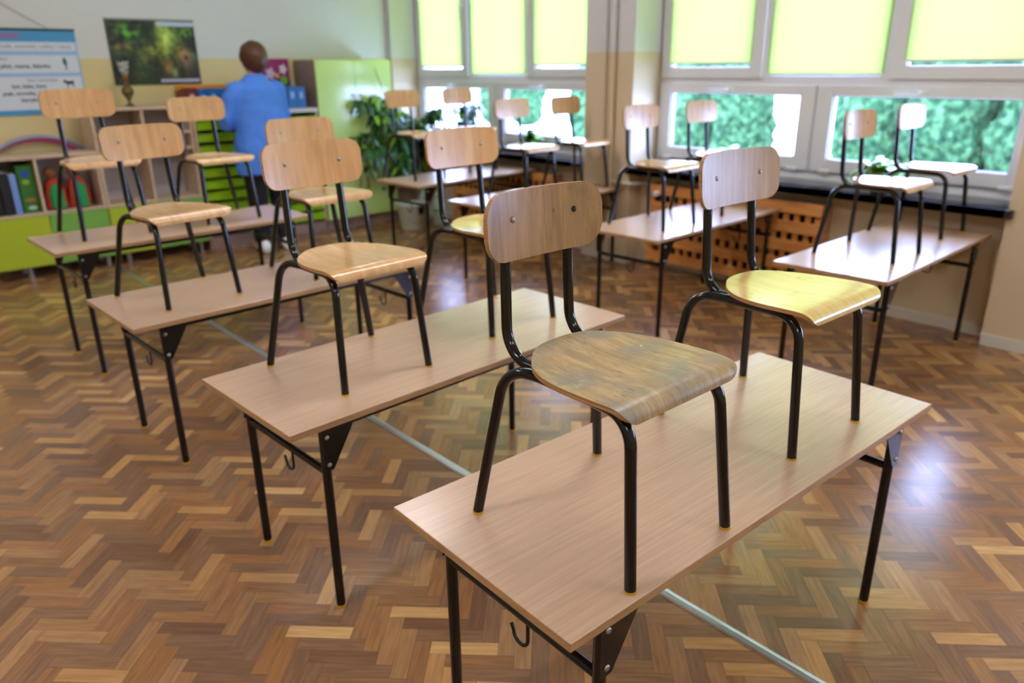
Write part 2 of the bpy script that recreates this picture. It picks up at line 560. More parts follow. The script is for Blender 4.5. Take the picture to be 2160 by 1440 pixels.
def blindmat():
    mt, nt, b = newmat('yellow_green_blind_fabric')
    nt.nodes.remove(b)
    out = nt.nodes['Material Output']
    tc = nd(nt, 'ShaderNodeTexCoord')
    wv = nd(nt, 'ShaderNodeTexNoise')
    wv.inputs['Scale'].default_value = 300
    nt.links.new(tc.outputs['Object'], wv.inputs['Vector'])
    mx = nd(nt, 'ShaderNodeMix', data_type='RGBA')
    mx.inputs['A'].default_value = (0.46, 0.52, 0.24, 1)
    mx.inputs['B'].default_value = (0.51, 0.57, 0.28, 1)
    nt.links.new(wv.outputs['Fac'], mx.inputs['Factor'])
    df = nd(nt, 'ShaderNodeBsdfDiffuse')
    tl = nd(nt, 'ShaderNodeBsdfTranslucent')
    nt.links.new(mx.outputs['Result'], df.inputs['Color'])
    nt.links.new(mx.outputs['Result'], tl.inputs['Color'])
    ms = nd(nt, 'ShaderNodeMixShader')
    ms.inputs['Fac'].default_value = 0.70
    nt.links.new(df.outputs[0], ms.inputs[1])
    nt.links.new(tl.outputs[0], ms.inputs[2])
    nt.links.new(ms.outputs[0], out.inputs['Surface'])
    return mt
M['blind'] = blindmat()

def vcol(name, rough=0.4, emit=0):
    mt, nt, b = newmat(name)
    at = nd(nt, 'ShaderNodeAttribute', attribute_name='print')
    nt.links.new(at.outputs['Color'], b.inputs['Base Color'])
    b.inputs['Roughness'].default_value = rough
    return mt
M['print'] = vcol('printed_poster', 0.3)

def lampmat():
    mt, nt, b = newmat('fill_lamp_glow')
    b.inputs['Base Color'].default_value = (0.9, 0.9, 0.88, 1)
    b.inputs['Emission Color'].default_value = (0.97, 0.95, 0.98, 1)
    b.inputs['Emission Strength'].default_value = FILL_E
    return mt
M['lamp'] = lampmat()

# ------------------------------------------------------------------ room shell
X0, X1, Y0, Y1, ZC = -3.2, 4.80, -2.6, 6.60, 3.15

def floor():
    bm = bmesh.new()
    w = 0.0435
    u0, v0 = -0.869, 1.5563
    uvl = bm.loops.layers.uv.verify()
    pl = bm.faces.layers.float.new('plank')
    rnd = random.Random(3)
    s = math.sqrt(0.5)
    def add(X, Y, nx, ny):
        u, v = u0 + X * w, v0 + (Y - 4) * w
        cx = ((u + nx * w / 2) + (v + ny * w / 2)) * s
        cy = ((v + ny * w / 2) - (u + nx * w / 2)) * s
        if not (X0 - 0.2 < cx < X1 + 0.2 and Y0 - 0.2 < cy < Y1 + 0.2): return
        g = 0.0004
        pts = [(u + g, v + g), (u + nx * w - g, v + g), (u + nx * w - g, v + ny * w - g), (u + g, v + ny * w - g)]
        f = bm.faces.new([bm.verts.new(((a + b) * s, (b - a) * s, 0)) for a, b in pts])
        f[pl] = min(1, max(0, rnd.betavariate(1.6, 2.0)))
        ou, ov = rnd.uniform(0, 50), rnd.uniform(0, 50)
        q = [(0, 0), (nx * w, 0), (nx * w, ny * w), (0, ny * w)]
        for l, (a, b) in zip(f.loops, q):
            l[uvl].uv = (a + ou, b + ov) if nx > ny else (b + ou, a + ov)
    for X in range(-260, 260):
        for Y in range(-260, 330):
            d = (X + Y) % 8
            if d == 0: add(X, Y, 4, 1)
            elif d == 4: add(X, Y, 1, 4)
    for co, no in (((X0 - .1, 0, 0), (-1, 0, 0)), ((X1, 0, 0), (1, 0, 0)), ((0, Y0 - .1, 0), (0, -1, 0)), ((0, Y1 + .1, 0), (0, 1, 0))):
        bmesh.ops.bisect_plane(bm, geom=bm.verts[:] + bm.edges[:] + bm.faces[:], plane_co=co, plane_no=no, clear_outer=True)
    # concrete slab that shows as the dark joints
    box(bm, X0 - .1, X1, Y0 - .1, Y1 + .1, -0.16, -0.0008, mi=1)
    o = structure('floor', bm, [M['parquet'], plain('joint_filler', (0.22, 0.15, 0.10), 0.6)])
    for f in o.data.polygons:
        pass
    return o
# recalc_face_normals may flip loose planks; keep them upward
fl = floor()
for p in fl.data.polygons:
    if p.material_index == 0 and p.normal.z < 0: p.flip()

bm = bmesh.new(); box(bm, X0 - .1, X1, Y0 - .1, Y1 + .1, ZC, ZC + .15)
structure('ceiling', bm, M['ceil'])
bm = bmesh.new(); box(bm, X0 - .1, XP, Y1, Y1 + .15, 0, ZC)
structure('wall_back', bm, M['wallB'])
bm = bmesh.new(); box(bm, X0 - .1, X1, Y0 - .15, Y0, 0, ZC)
structure('wall_front', bm, M['wallB'])
bm = bmesh.new(); box(bm, X0 - .15, X0, Y0, Y1, 0, ZC)
structure('wall_left', bm, M['wallB'])
bm = bmesh.new()
ZS = 0.715         # sill height
for y0 in WIN_Y0:  # wall under each window, lintel above
    box(bm, XN, X1, y0, y0 + WIN_W, 0, ZS - 0.045)
    box(bm, XP, X1, y0, y0 + WIN_W, 2.5, ZC)
box(bm, XP, X1, Y0, -1.88, 0, ZC)
box(bm, XP, X1, 0.54, 1.12, 0, ZC)
box(bm, XP, X1, 3.54, 3.99, 0, ZC)
box(bm, XW + 0.01, X1, 3.98, 4.12, 0, ZC)
box(bm, XN, XW + .01, 3.98, 4.12, 0, ZS - 0.045)
box(bm, XP, XW + .01, 3.98, 4.12, 2.5, ZC)
box(bm, XP, X1, 6.54, Y1 + .15, 0, ZC)
structure('wall_right', bm, M['wallR'])
bm = bmesh.new()
for a, b, x in ((3.54, 3.99, XP), (0.54, 1.12, XP), (1.12, 3.54, XN), (3.99, 6.54, XN), (-1.88, 0.54, XN)):
    box(bm, x - 0.012, x, a, b, 0, 0.065, bev=0.003)
structure('baseboard_right', bm, M['base'])
bm = bmesh.new(); box(bm, X0, 4.32, Y1 - .012, Y1, 0, 0.065, bev=0.003)
structure('baseboard_back', bm, M['base'])

# metal joint strip in the parquet
bm = bmesh.new()
prof = [(-0.017, 0.0), (-0.0165, 0.002), (-0.012, 0.0045), (-0.002, 0.0052), (0.0, 0.0035), (0.002, 0.0052), (0.012, 0.0045), (0.0165, 0.002), (0.017, 0.0)]
prism(bm, [(1.487 + p[0], p[1]) for p in prof], 'y', -2.5, 6.15)
structure('trim_1', bm, M['alu'])

# ------------------------------------------------------------------ windows
def ring(bm, x0, x1, y0, y1, z0, z1, wy, wz, bev=0.004, wzb=None):
    """rectangular frame in the y-z plane"""
    wzb = wz if wzb is None else wzb
    box(bm, x0, x1, y0, y0 + wy, z0, z1, bev=bev)
    box(bm, x0, x1, y1 - wy, y1, z0, z1, bev=bev)
    box(bm, x0, x1, y0 + wy, y1 - wy, z0, z0 + wzb, bev=bev)
    box(bm, x0, x1, y0 + wy, y1 - wy, z1 - wz, z1, bev=bev)

def build_window(n, y0):
    y1 = y0 + WIN_W
    zt = 2.5
    root = empty('window_%d' % n, (0, 0, 0))
    root['kind'] = 'structure'
    fx0, fx1 = XW + 0.022, XW + 0.085
    bm = bmesh.new()
    ring(bm, fx0, fx1, y0, y1, 0.722, zt, 0.035, 0.04)
    box(bm, fx0, fx1, y0 + .03, y1 - .03, 1.262, 1.335, bev=0.004)
    yd = y0 + 1.22
    box(bm, fx0 - .0, fx1, yd - .03, yd + .03, 0.75, 1.27, bev=0.004)
    ym1, ym2 = y0 + 0.815, y0 + 1.60
    box(bm, fx0, fx1, ym1 - .035, ym1 + .035, 1.33, zt - .03, bev=0.004)
    box(bm, fx0, fx1, ym2 - .035, ym2 + .035, 1.33, zt - .03, bev=0.004)
    obj('window_frame', bm, M['upvc'], root)
    sx0, sx1 = XW, XW + 0.06
    sashes = [(y0 + .012, yd - .008, 0.768, 1.282, 0.10), (yd + .008, y1 - .012, 0.768, 1.282, 0.10),
              (y0 + .012, ym1 - .012, 1.318, 2.48, 0.085), (ym2 + .012, y1 - .012, 1.318, 2.48, 0.085)]
    panes = []
    for i, (a, b, c, d, w) in enumerate(sashes):
        bm = bmesh.new()
        ring(bm, sx0, sx1, a, b, c, d, w, 0.062 if i < 2 else 0.07, bev=0.006, wzb=0.082 if i < 2 else 0.072)
        s = obj('sash', bm, M['upvc'], root)
        hz, wy = (0.062, w) if i < 2 else (0.07, w)
        bz = 0.082 if i < 2 else 0.072
        bm = bmesh.new()
        ring(bm, sx0 + .012, sx0 + .03, a + wy - .002, b - wy + .002, c + bz - .002, d - hz + .002, 0.006, 0.006, bev=0)
        obj('seal', bm, M['seal'], s)
        bm = bmesh.new()   # dark shadow gap gasket round the sash
        ring(bm, sx1 - .03, sx1 - .02, a - .006, b + .006, c - .006, d + .006, 0.006, 0.006, bev=0)
        obj('gasket', bm, M['seal'], s)
        bm = bmesh.new()
        box(bm, sx0 + .030, sx0 + .036, a + wy - .004, b - wy + .004, c + bz - .004, d - hz + .004)
        obj('pane', bm, M['glass'], s)
        panes.append((a + wy, b - wy, c + bz, d - hz))
        bm = bmesh.new()
        if i < 2:
            ym = (a + b) / 2 + (0.02 if i else -0.0)
            zz = d - 0.031
            box(bm, sx0 - .010, sx0, ym - .035, ym + .035, zz - .014, zz + .014, bev=0.004)
            tube(bm, fillet([(sx0 - .005, ym, zz), (sx0 - .042, ym, zz), (sx0 - .046, ym + .13, zz - .004)], 0.008, 4), [0.009] * 6 + [0.0085], 10)
        else:
            yy = (a + .04) if i == 3 else (b - .04)
            zz = 1.93
            box(bm, sx0 - .010, sx0, yy - .014, yy + .014, zz - .035, zz + .035, bev=0.004)
            tube(bm, fillet([(sx0 - .005, yy, zz), (sx0 - .042, yy, zz), (sx0 - .046, yy, zz - .12)], 0.008, 4), [0.009] * 6 + [0.0085], 10)
        obj('handle', bm, M['white'], s, smooth=True, angle=0.7)
        if i < 2:   # hinge covers at the foot of the tilting sash
            bm = bmesh.new()
            for yy in (a + .10, b - .10):
                box(bm, sx0 - .012, sx0 + .01, yy - .035, yy + .035, c - .004, c + .018, bev=0.004)
            obj('hinge_cover', bm, M['white'], s)
    # fixed middle pane with a slim bead
    a, b, c, d = ym1 + .035, ym2 - .035, 1.335, zt - .04
    bm = bmesh.new(); ring(bm, fx0 + .005, fx0 + .02, a, b, c, d, 0.008, 0.008, bev=0)
    bd = obj('glazing_bead', bm, M['upvc'], root)
    bm = bmesh.new(); box(bm, fx0 + .022, fx0 + .028, a, b, c, d)
    obj('pane', bm, M['glass'], root)
    bm = bmesh.new(); box(bm, XP - .035, XW + .03, y0 + (.0 if n != 2 else -.13), y1, ZS - .045, ZS, bev=0.004)
    # nosing runs past the piers
    box(bm, XP - .035, XP - .0005, y0 - .03, y1 + .03, ZS - .045, ZS, bev=0.004)
    obj('window_sill', bm, M['sill'], root)
    bm = bmesh.new(); box(bm, XW - .0, XW + .09, y0, y1, ZS, ZS + .012)
    obj('sill_trim', bm, M['upvc'], root)
    return panes, (a, b, c, d)

pane_info = []
for n, y0 in ((1, 1.12), (2, 4.12), (3, -1.88)):  # third window is out of view, added to let in daylight
    pane_info.append((n, y0) + build_window(n, y0))

blind_words = {1: 'of the nearer window', 2: 'of the window by the plants'}
for n, y0, panes, mid in pane_info:
    spots = [('left', panes[3], XW - .006, 0.028), ('middle', mid, XW + .012, 0.012), ('right', panes[2], XW - .006, 0.028)]
    for pos, (a, b, c, d), x, gap in spots:
        if n == 3 and False: continue
        root = empty('roller_blind', (x, (a + b) / 2, c), 0,
                     'yellow-green translucent roller blind over the %s upper pane %s' % (pos, blind_words.get(n, 'of the unseen window added for light')), 'roller blind', 'roller blinds on the upper panes')
        h, hw = d - c, (b - a) / 2 + .012
        bm = bmesh.new()
        box(bm, -.0006, .0006, -hw, hw, gap, h + .01)
        obj('blind_fabric', bm, M['blind'], root)
        bm = bmesh.new()
        box(bm, -.005, .005, -hw, hw, gap - .010, gap + .003, bev=0.002)
        obj('bottom_bar', bm, M['white'], root)
        bm = bmesh.new()
        box(bm, -.028, .006, -hw - .01, hw + .01, h - .005, h + .045, bev=0.006)
        obj('cassette', bm, M['white'], root)

# ------------------------------------------------------------------ outside
def outside():
    bm = bmesh.new(); box(bm, 4.85, 60, -30, 60, -0.4, -0.2)
    mt = plain('pale_paving', (0.80, 0.82, 0.80), 0.8, vary=0.08, scale=3)  # pale concrete with faint tone variation
    tag(obj('yard_paving', bm, mt), 'pale concrete yard seen beyond the windows', 'yard')
    hg, nt, b = newmat('thuja_foliage')
    g = nd(nt, 'ShaderNodeNewGeometry')
    nz = nd(nt, 'ShaderNodeTexNoise'); nz.inputs['Scale'].default_value = 11; nz.inputs['Detail'].default_value = 8
    nt.links.new(g.outputs['Position'], nz.inputs['Vector'])
    r = ramp(nt, nz.outputs['Fac'], [(0.30, (0.05, 0.12, 0.07)), (0.48, (0.13, 0.25, 0.15)), (0.66, (0.26, 0.38, 0.24))])
    nt.links.new(r.outputs['Color'], b.inputs['Base Color'])
    b.inputs['Roughness'].default_value = 0.9
    b.inputs['Specular IOR Level'].default_value = 0.1
    rn = random.Random(5)
    spots = [(11.0, y, 'nearer') for y in (0.7, 1.7, 2.7, 3.7, 4.7, 6.75, 7.7)] + [(12.15, y, 'nearer') for y in (1.33, 2.43, 3.53, 4.63, 7.98)]
    spots += [(15.5, 16.6, 'far'), (15.5, 17.9, 'far'), (12.5, 11.3, 'far'), (22, 23.2, 'far')]
    for i, (x, y, k) in enumerate(spots):
        bm = bmesh.new()
        bmesh.ops.create_icosphere(bm, subdivisions=5, radius=1)
        off = Vector((rn.uniform(0, 90), rn.uniform(0, 90), rn.uniform(0, 90)))
        hgt = rn.uniform(1.75, 2.0)
        for v in bm.verts:
            p = v.co.copy()
            w = 0.50 * (1 - 0.35 * max(0, p.z)) / max(.45, math.sqrt(1 - min(.85, p.z * p.z * .9))) ** .8
            q = Vector((p.x * w, p.y * w, (p.z + 1) / 2 * hgt))
            dsp = mnoise.noise(q * 2.2 + off) * 0.16 + mnoise.noise(q * 7 + off) * 0.09 + mnoise.noise(q * 18 + off) * 0.045
            v.co = q + Vector((p.x, p.y, p.z * .4)) * dsp
        o = obj('thuja_tree', bm, hg, smooth=True, loc=(x, y, -0.19))
        if k == 'nearer': lab = 'bushy blue-green thuja in the hedge row outside the nearer window'
        else: lab = 'blue-green thuja standing apart in the yard outside the far window'
        tag(o, lab, 'tree', 'hedge of thuja trees outside' if k == 'nearer' else 'thujas outside the far window')
outside()

# ------------------------------------------------------------------ unseen fill lamps added under the ceiling
for i, (x, y) in enumerate(FILL_LAMPS):
    root = empty('fill_lamp', (x, y, ZC), 0, 'unseen white ceiling lamp added as fill light', 'ceiling lamp', 'unseen fill lamps added above the tables')
    bm = bmesh.new(); box(bm, -.62, .62, -.15, .15, -.06, 0, bev=0.008); obj('housing', bm, M['white'], root)
    bm = bmesh.new(); box(bm, -.60, .60, -.13, .13, -.075, -.061, bev=0.004); obj('diffuser', bm, M['lamp'], root)

# ------------------------------------------------------------------ chairs
def make_chair(kind, seat_m, back_m):
    A = kind == 'A'
    root = empty('school_chair')
    rx, ry = (0.1735, 0.177) if A else (0.1800, 0.185)
    fx, fy = (0.138, -0.180) if A else (0.144, -0.157)
    by = 0.177 if A else 0.143           # face of the backrest
    bz = 0.555 if A else 0.578           # middle height of the backrest
    hs = 0.330 if A else 0.342           # seat height
    sy = 0.0             # seat shift backwards
    bw, bh = (0.147, 0.060) if A else (0.156, 0.060)
    # seat: profile front lip -> rear
    prof = [(-.169, -.029), (-.1685, -.021), (-.164, -.011), (-.153, -.0035), (-.137, -.0006), (-.105, .000), (-.05, -.0015), (.0, -.002), (.05, -.001)]
    prof += [(.09, .002), (.132, .006)] if A else [(.085, .002), (.112, .005)]
    prof = [(y + sy, z + hs) for y, z in prof]
    cum = [0]
    for a, b in zip(prof, prof[1:]): cum.append(cum[-1] + math.hypot(b[0] - a[0], b[1] - a[1]))
    Ls = cum[-1]
    def pt(s):
        s = max(0, min(Ls, s))
        for i in range(len(cum) - 1):
            if s <= cum[i + 1] + 1e-9:
                t = (s - cum[i]) / (cum[i + 1] - cum[i])
                p0, p1 = prof[max(i - 1, 0)], prof[i]
                p2, p3 = prof[i + 1], prof[min(i + 2, len(prof) - 1)]
                return tuple(0.5 * ((2 * p1[k]) + (-p0[k] + p2[k]) * t + (2 * p0[k] - 5 * p1[k] + 4 * p2[k] - p3[k]) * t * t + (-p0[k] + 3 * p1[k] - 3 * p2[k] + p3[k]) * t ** 3) for k in (0, 1))
        return prof[-1]
    def half(s):
        r = 0.034
        wf = 0.160 - 0.006 * max(0, (0.08 - s) / 0.08)
        if s < r: wf = wf - r + math.sqrt(max(0, r * r - (r - s) ** 2))
        s0 = Ls - 0.225
        if s > s0:
            q = (s - s0) / 0.225
            wf = 0.160 * max(0, 1 - q ** 3.1) ** 0.5
        return max(wf, 0.002)
    def seatf(u, v):
        s = v * Ls
        y, z = pt(s)
        x = (2 * u - 1) * half(s)
        dish = -0.003 * math.sin(min(1, max(0, (s - .05) / (Ls - .07))) * PI) * (1 - (x / .16) ** 2)
        return (x, y, z + dish)
    vs = [0.5 * (1 - math.cos(PI * i / 44)) for i in range(45)]
    vs[-1] = 1.0
    bm = bmesh.new()
    sheet(bm, seatf, 20, 44, 0.009, vs=vs)
    seat = obj('seat', bm, [seat_m, M['plyE']], root)
    # backrest
    def halfh(x):
        r = 0.045 if A else 0.037
        a = abs(x)
        h = bh + 0.003 * (1 - (a / bw) ** 2)
        if a > bw - r: h = h - r + math.sqrt(max(0, r * r - (a - bw + r) ** 2))
        return max(h, 0.001)
    lean = 0.05 if A else 0.10
    def backf(u, v):
        x = -math.cos(u * PI) * bw
        zz = (2 * v - 1) * halfh(x)
        return (x, by - 0.016 * (x / bw) ** 2 + zz * lean, bz + zz)
    bm = bmesh.new()
    sheet(bm, backf, 40, 12, 0.009)
    back = obj('backrest', bm, [back_m, M['plyE']], root)
    # bent steel tubes
    r = 0.0105
    rail_z = hs - 0.0262
    for s in (-1, 1):
        A0 = Vector((s * rx, ry, 0.004)); B0 = Vector((s * 0.124, ry - 0.030, rail_z)); C0 = Vector((s * 0.112, 0.06 + sy, rail_z))
        D0 = Vector((s * 0.115, -0.06 + sy, rail_z - .001)); E0 = Vector((s * (fx - .017), fy + .03, rail_z - .002)); G0 = Vector((s * fx, fy, 0.004))
        rear = fillet([A0, B0, C0], 0.062, 9)
        o = tubeo('leg', rear, r, M['black'], root)
        bm = bmesh.new(); lathe(bm, [(0, 0), (r + .0004, 0), (r + .0008, .002), (r + .0008, .0045), (0, .0046)], A0.x, A0.y, 0, 14)
        obj('foot_cap', bm, M['capy'], o, smooth=True, angle=0.8)
        frontp = fillet([D0, E0, G0], 0.055, 9)
        o = tubeo('leg', frontp, r, M['black'], root)
        bm = bmesh.new(); lathe(bm, [(0, 0), (r + .0004, 0), (r + .0008, .002), (r + .0008, .0045), (0, .0046)], G0.x, G0.y, 0, 14)
        obj('foot_cap', bm, M['capy'], o, smooth=True, angle=0.8)
        tubeo('seat_rail', [C0, D0], r, M['black'], root)
        ux = 0.079 if A else 0.087
        uy = by + 0.0190
        top = Vector((s * ux, uy + lean * .035 - .002, bz + 0.035))
        low = Vector((s * (ux + .006), uy - lean * (bz - hs), rail_z))
        tubeo('back_upright', fillet([top, low, (s * (ux + .014), -0.03 + sy, rail_z)], 0.062, 10), r, M['black'], root)
    # brace between the rails
    tubeo('cross_brace', [(-.112, .02 + sy, rail_z - .002), (.112, .02 + sy, rail_z - .002)], 0.008, M['black'], root, segs=8)
    for s in (-1, 1):
        bm = bmesh.new()
        lathe(bm, [(0, .0032), (.003, .0030), (.0052, .0018), (.006, 0), (.006, -.004)], segs=14)
        dark = A and s > 0
        o = obj('screw', bm, M['darkmetal'] if dark else M['steel'], back, smooth=True)
        o.location = (s * (.079 if A else .087), by - .0045, bz + (.012 if A else .004))
        o.rotation_euler = (PI / 2, 0, 0)
        bm = bmesh.new()
        lathe(bm, [(0, .0012), (.004, .0010), (.006, 0), (.006, -.003)], segs=14)
        o = obj('screw', bm, M['steel'], seat, smooth=True)
        o.location = (s * .10, .012 + sy, hs - .0045)
    return root

T = {1: (0.670, 0.622, -0.029, 0.583), 2: (0.675, 1.558, 0.037, 0.580), 3: (0.652, 2.674, 0.039, 0.576), 4: (0.683, 3.858, 0.034, 0.631),
     5: (3.086, 1.163, 0.015, 0.573), 6: (3.062, 2.307, 0.018, 0.565), 7: (3.076, 3.549, 0.028, 0.567), 8: (3.116, 4.476, 0.060, 0.610)}
TL = {1: 'nearest the viewer', 2: 'second in the left row', 3: 'third in the left row', 4: 'rearmost of the left row',
      5: 'nearest of the window row', 6: 'before the right radiator cover', 7: 'low one by the wall pier', 8: 'rearmost of the window row'}
CH = [
 (1, 1, 0.970, 0.818, -0.007, 1.0, 'scuffed greyish plywood chair with worn seat, left one on the nearest table'),
 (2, 1, 1.591, 0.836, -0.034, 0.995, 'plywood chair with yellow blind reflection painted on its seat, right one on the nearest table'),
 (3, 2, 1.034, 1.843, 0.052, 0.997, 'pale plywood chair on the left end of the second table in the left row'),
 (4, 2, 1.622, 1.913, 0.030, 0.992, 'plywood chair with yellow sheen painted on its seat, on the right end of the second table in the left row'),
 (5, 3, 0.937, 2.974, 0.141, 1.0, 'plywood chair turned slightly, on the left end of the third table in the left row'),
 (6, 3, 1.559, 2.958, 0.004, 0.99, 'plywood chair partly hidden behind another backrest, on the right end of the third left table'),
 (7, 4, 1.005, 4.185, -0.019, 1.085, 'plywood chair in front of the wall chart, left one on the rearmost left table'),
 (8, 4, 1.582, 4.176, 0.044, 0.998, 'plywood chair beside the person, right one on the rearmost left table'),
 (9, 5, 3.519, 1.424, 0.006, 0.992, 'plywood chair on the left end of the nearest table by the windows'),
 (10, 5, 4.190, 1.465, -0.014, 0.997, 'plywood chair with shiny pale backrest close to the sill on the nearest window-side table'),
 (11, 6, 3.394, 2.572, 0.023, 1.0, 'plywood chair on the left end of the table in front of the pine radiator cover'),
 (12, 6, 3.990, 2.595, 0.002, 1.0, 'plywood chair before the left hedge view on the table by the radiator cover'),
 (13, 7, 3.544, 3.796, 0.028, 0.995, 'small distant plywood chair on the left end of the low third window-side table'),
 (14, 7, 4.080, 3.809, 0.048, 0.993, 'small distant plywood chair next to the pipe pier on the third window-side table'),
 (15, 8, 3.361, 4.820, 0.060, 0.997, 'plywood chair in front of the leafy plant, left one on the rearmost window-side table'),
 (16, 8, 3.925, 4.870, 0.05, 0.999, 'plywood chair with sunlit pinkish backrest, right one on the rearmost window-side table')]
protoA = make_chair('A', M['worn'], M['wornB'])
protoB = make_chair('B', M['ply'], M['plyB'])
protoY = None
for i, t, x, y, a, s, lab in CH:
    if i == 1: o = protoA
    elif i == 3: o = protoB
    else: o = copy_tree(protoB)
    if i in (2, 4):
        seat = next(c for c in o.children if c.name.startswith('seat') and not c.name.startswith('seat_rail'))
        seat.data = seat.data.copy(); seat.data.materials[0] = M['plyY']
    if i == 2:
        bk = next(c for c in o.children if c.name.startswith('backrest'))
        bk.data = bk.data.copy(); bk.data.materials[0] = M['plyYB']
    o.location = (x, y, T[t][3])
    o.rotation_euler = (0, 0, a)
    o.scale = (1.06, 1.03, s) if i == 7 else (1, 1, s)
    tag(o, lab, 'chair', 'plywood school chairs set upright on the tables')

# ------------------------------------------------------------------ tables
TW, TD, TH = 1.30, 0.504, 0.018
def make_table(h):
    root = empty('school_table')
    bm = bmesh.new()
    box(bm, 0, TW, 0, TD, h - TH, h, bev=0.0015)
    for f in bm.faces:
        c = f.calc_center_median()
        f.material_index = 1 if (c.z < h - 0.0016 and c.z > h - TH + .0005) else 0
    obj('tabletop', bm, [M['tabletop'], M['tableedge']], root)
    a, b, r = 0.109, 0.0375, 0.0125
    zt = h - TH
    bm = bmesh.new()
    # thin steel rails under the top
    for y in (b, TD - b): box(bm, a, TW - a, y - .010, y + .010, zt - .022, zt, bev=0.002)
    obj('apron_rail', bm, M['black'], root)
    for sx, x in ((1, a), (-1, TW - a)):
        for sy, y in ((1, b), (-1, TD - b)):
            lg = tubeo('leg', [(x, y, .004), (x, y, zt)], r, M['black'], root, segs=16)
            bm = bmesh.new(); lathe(bm, [(0, 0), (r, 0), (r + .0008, .003), (r + .0008, .008), (0, .0081)], x, y, 0, 16)
            obj('foot_cap', bm, M['capy'], lg, smooth=True, angle=0.8)
            # triangular gusset plate with two bolts
            bm = bmesh.new()
            yo = y - sy * (r + .0015)
            P = [(x - sx * .014, zt), (x + sx * .088, zt), (x + sx * .074, zt - .030), (x + sx * .014, zt - .128), (x - sx * .012, zt - .132)]
            prism(bm, P, 'y', yo - .0015, yo + .0015)
            g = obj('gusset_plate', bm, M['black'], root)
            for bx, bzz in ((x + sx * 0.001, zt - .034), (x + sx * .001, zt - .112)):
                bm = bmesh.new()
                lathe(bm, [(0, .004), (.0035, .0036), (.006, .002), (.0065, 0)], segs=12)
                q = obj('bolt', bm, M['steel'], g, smooth=True, loc=(bx, yo - sy * .0015, bzz))
                q.rotation_euler = (PI / 2 * sy, 0, 0)
        tubeo('cross_bar', [(x, b, zt - .138), (x, TD - b, zt - .138)], .0105, M['black'], root)
        # wire bag hook hanging from the cross bar
        yc = TD / 2
        yc = TD / 2 - .03
        pts = [(x, yc, zt - .143), (x, yc, zt - .190)]
        for k in range(1, 9):
            an = PI * k / 8
            pts.append((x, yc + 0.021 - 0.021 * math.cos(an), zt - .190 - .021 * math.sin(an)))
        pts.append((x, yc + .048, zt - .178))
        tubeo('bag_hook', pts, .0038, M['black'], root, segs=8)
    return root
for i, (x, y, a, h) in T.items():
    o = make_table(h)
    o.location = (x, y, 0)
    o.rotation_euler = (0, 0, a)
    tag(o, 'beech laminate school table with black tube legs, ' + TL[i], 'table', 'school tables in two rows')

# ------------------------------------------------------------------ radiator covers and pipes
def radiator_cover(y0, y1, z0, z1, label, knob):
    x0, x1 = XP + 0.01, XN - .013
    root = empty('radiator_cover', (x0, y0, 0), 0, label, 'radiator cover', 'pine radiator covers below the sills')
    Lc = y1 - y0
    for yy in (0, Lc - .05):
        bxo('post', (0.012, 0.045, yy, yy + .05, 0.0, z1), M['pine'], root, .003)
    for yy in (0, Lc - .02):
        bxo('side_board', (.045, x1 - x0, yy, yy + .02, z0, z1), M['pine'], root, .002)
    n = 5
    gap = 0.047
    sh = (z1 - z0 - gap * (n - 1)) / n
    for k in range(n):
        za = z0 + k * (sh + gap)
        s = bxo('slat', (-.008, .012, 0, Lc, za, za + sh), M['pine'], root, .003)
        for yy in (.025, Lc - .025):
            bm = bmesh.new(); lathe(bm, [(0, .003), (.005, .002), (.007, 0)], segs=10)
            q = obj('screw', bm, M['steel'], s, smooth=True, loc=(-.008, yy, za + sh / 2)); q.rotation_euler = (0, -PI / 2, 0)

    yy = .075          # upright battens show in the gaps between the slats
    while yy < Lc - .09:
        bxo('batten', (.0125, .028, yy, yy + .035, z0, z1), M['pine'], root, .002)
        yy += .072
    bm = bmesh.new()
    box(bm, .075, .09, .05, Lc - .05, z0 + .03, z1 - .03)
    obj('shade_sheet', bm, M['gap'], root)  # dark sheet added so the gaps between slats read as shade
    if knob:
        bm = bmesh.new(); lathe(bm, [(0, .035), (.016, .034), (.02, .028), (.022, 0)], segs=18)
        q = obj('thermostat_knob', bm, M['white'], root, smooth=True, loc=(-.008, Lc - .09, z1 - .06)); q.rotation_euler = (0, -PI / 2, 0)
radiator_cover(2.07, 3.37, 0.07, 0.615, 'slatted pine radiator cover under the nearer window', True)
radiator_cover(4.34, 5.65, 0.07, 0.585, 'slatted pine radiator cover under the far window', False)

tag(tubeo('heating_pipe', [(XP - .022, 3.785, 0), (XP - .022, 3.785, ZC)], .010, M['wallR']), 'thin painted heating pipe running up the wall pier, left of the thicker one', 'pipe', 'heating pipes on the wall pier')
tag(tubeo('heating_pipe', [(XP - .024, 3.705, 0), (XP - .024, 3.705, ZC)], .016, M['wallR']), 'thicker painted heating pipe running up the wall pier between the windows', 'pipe', 'heating pipes on the wall pier')
tag(tubeo('heating_pipe', fillet([(XP - .024, 3.69, .60), (XP - .024, 3.50, .60), (XP + .075, 3.46, .60), (XP + .075, 3.392, .60)], .012, 4), .011, M['base']), 'cream horizontal pipe stub leading from the pier to the radiator', 'pipe')

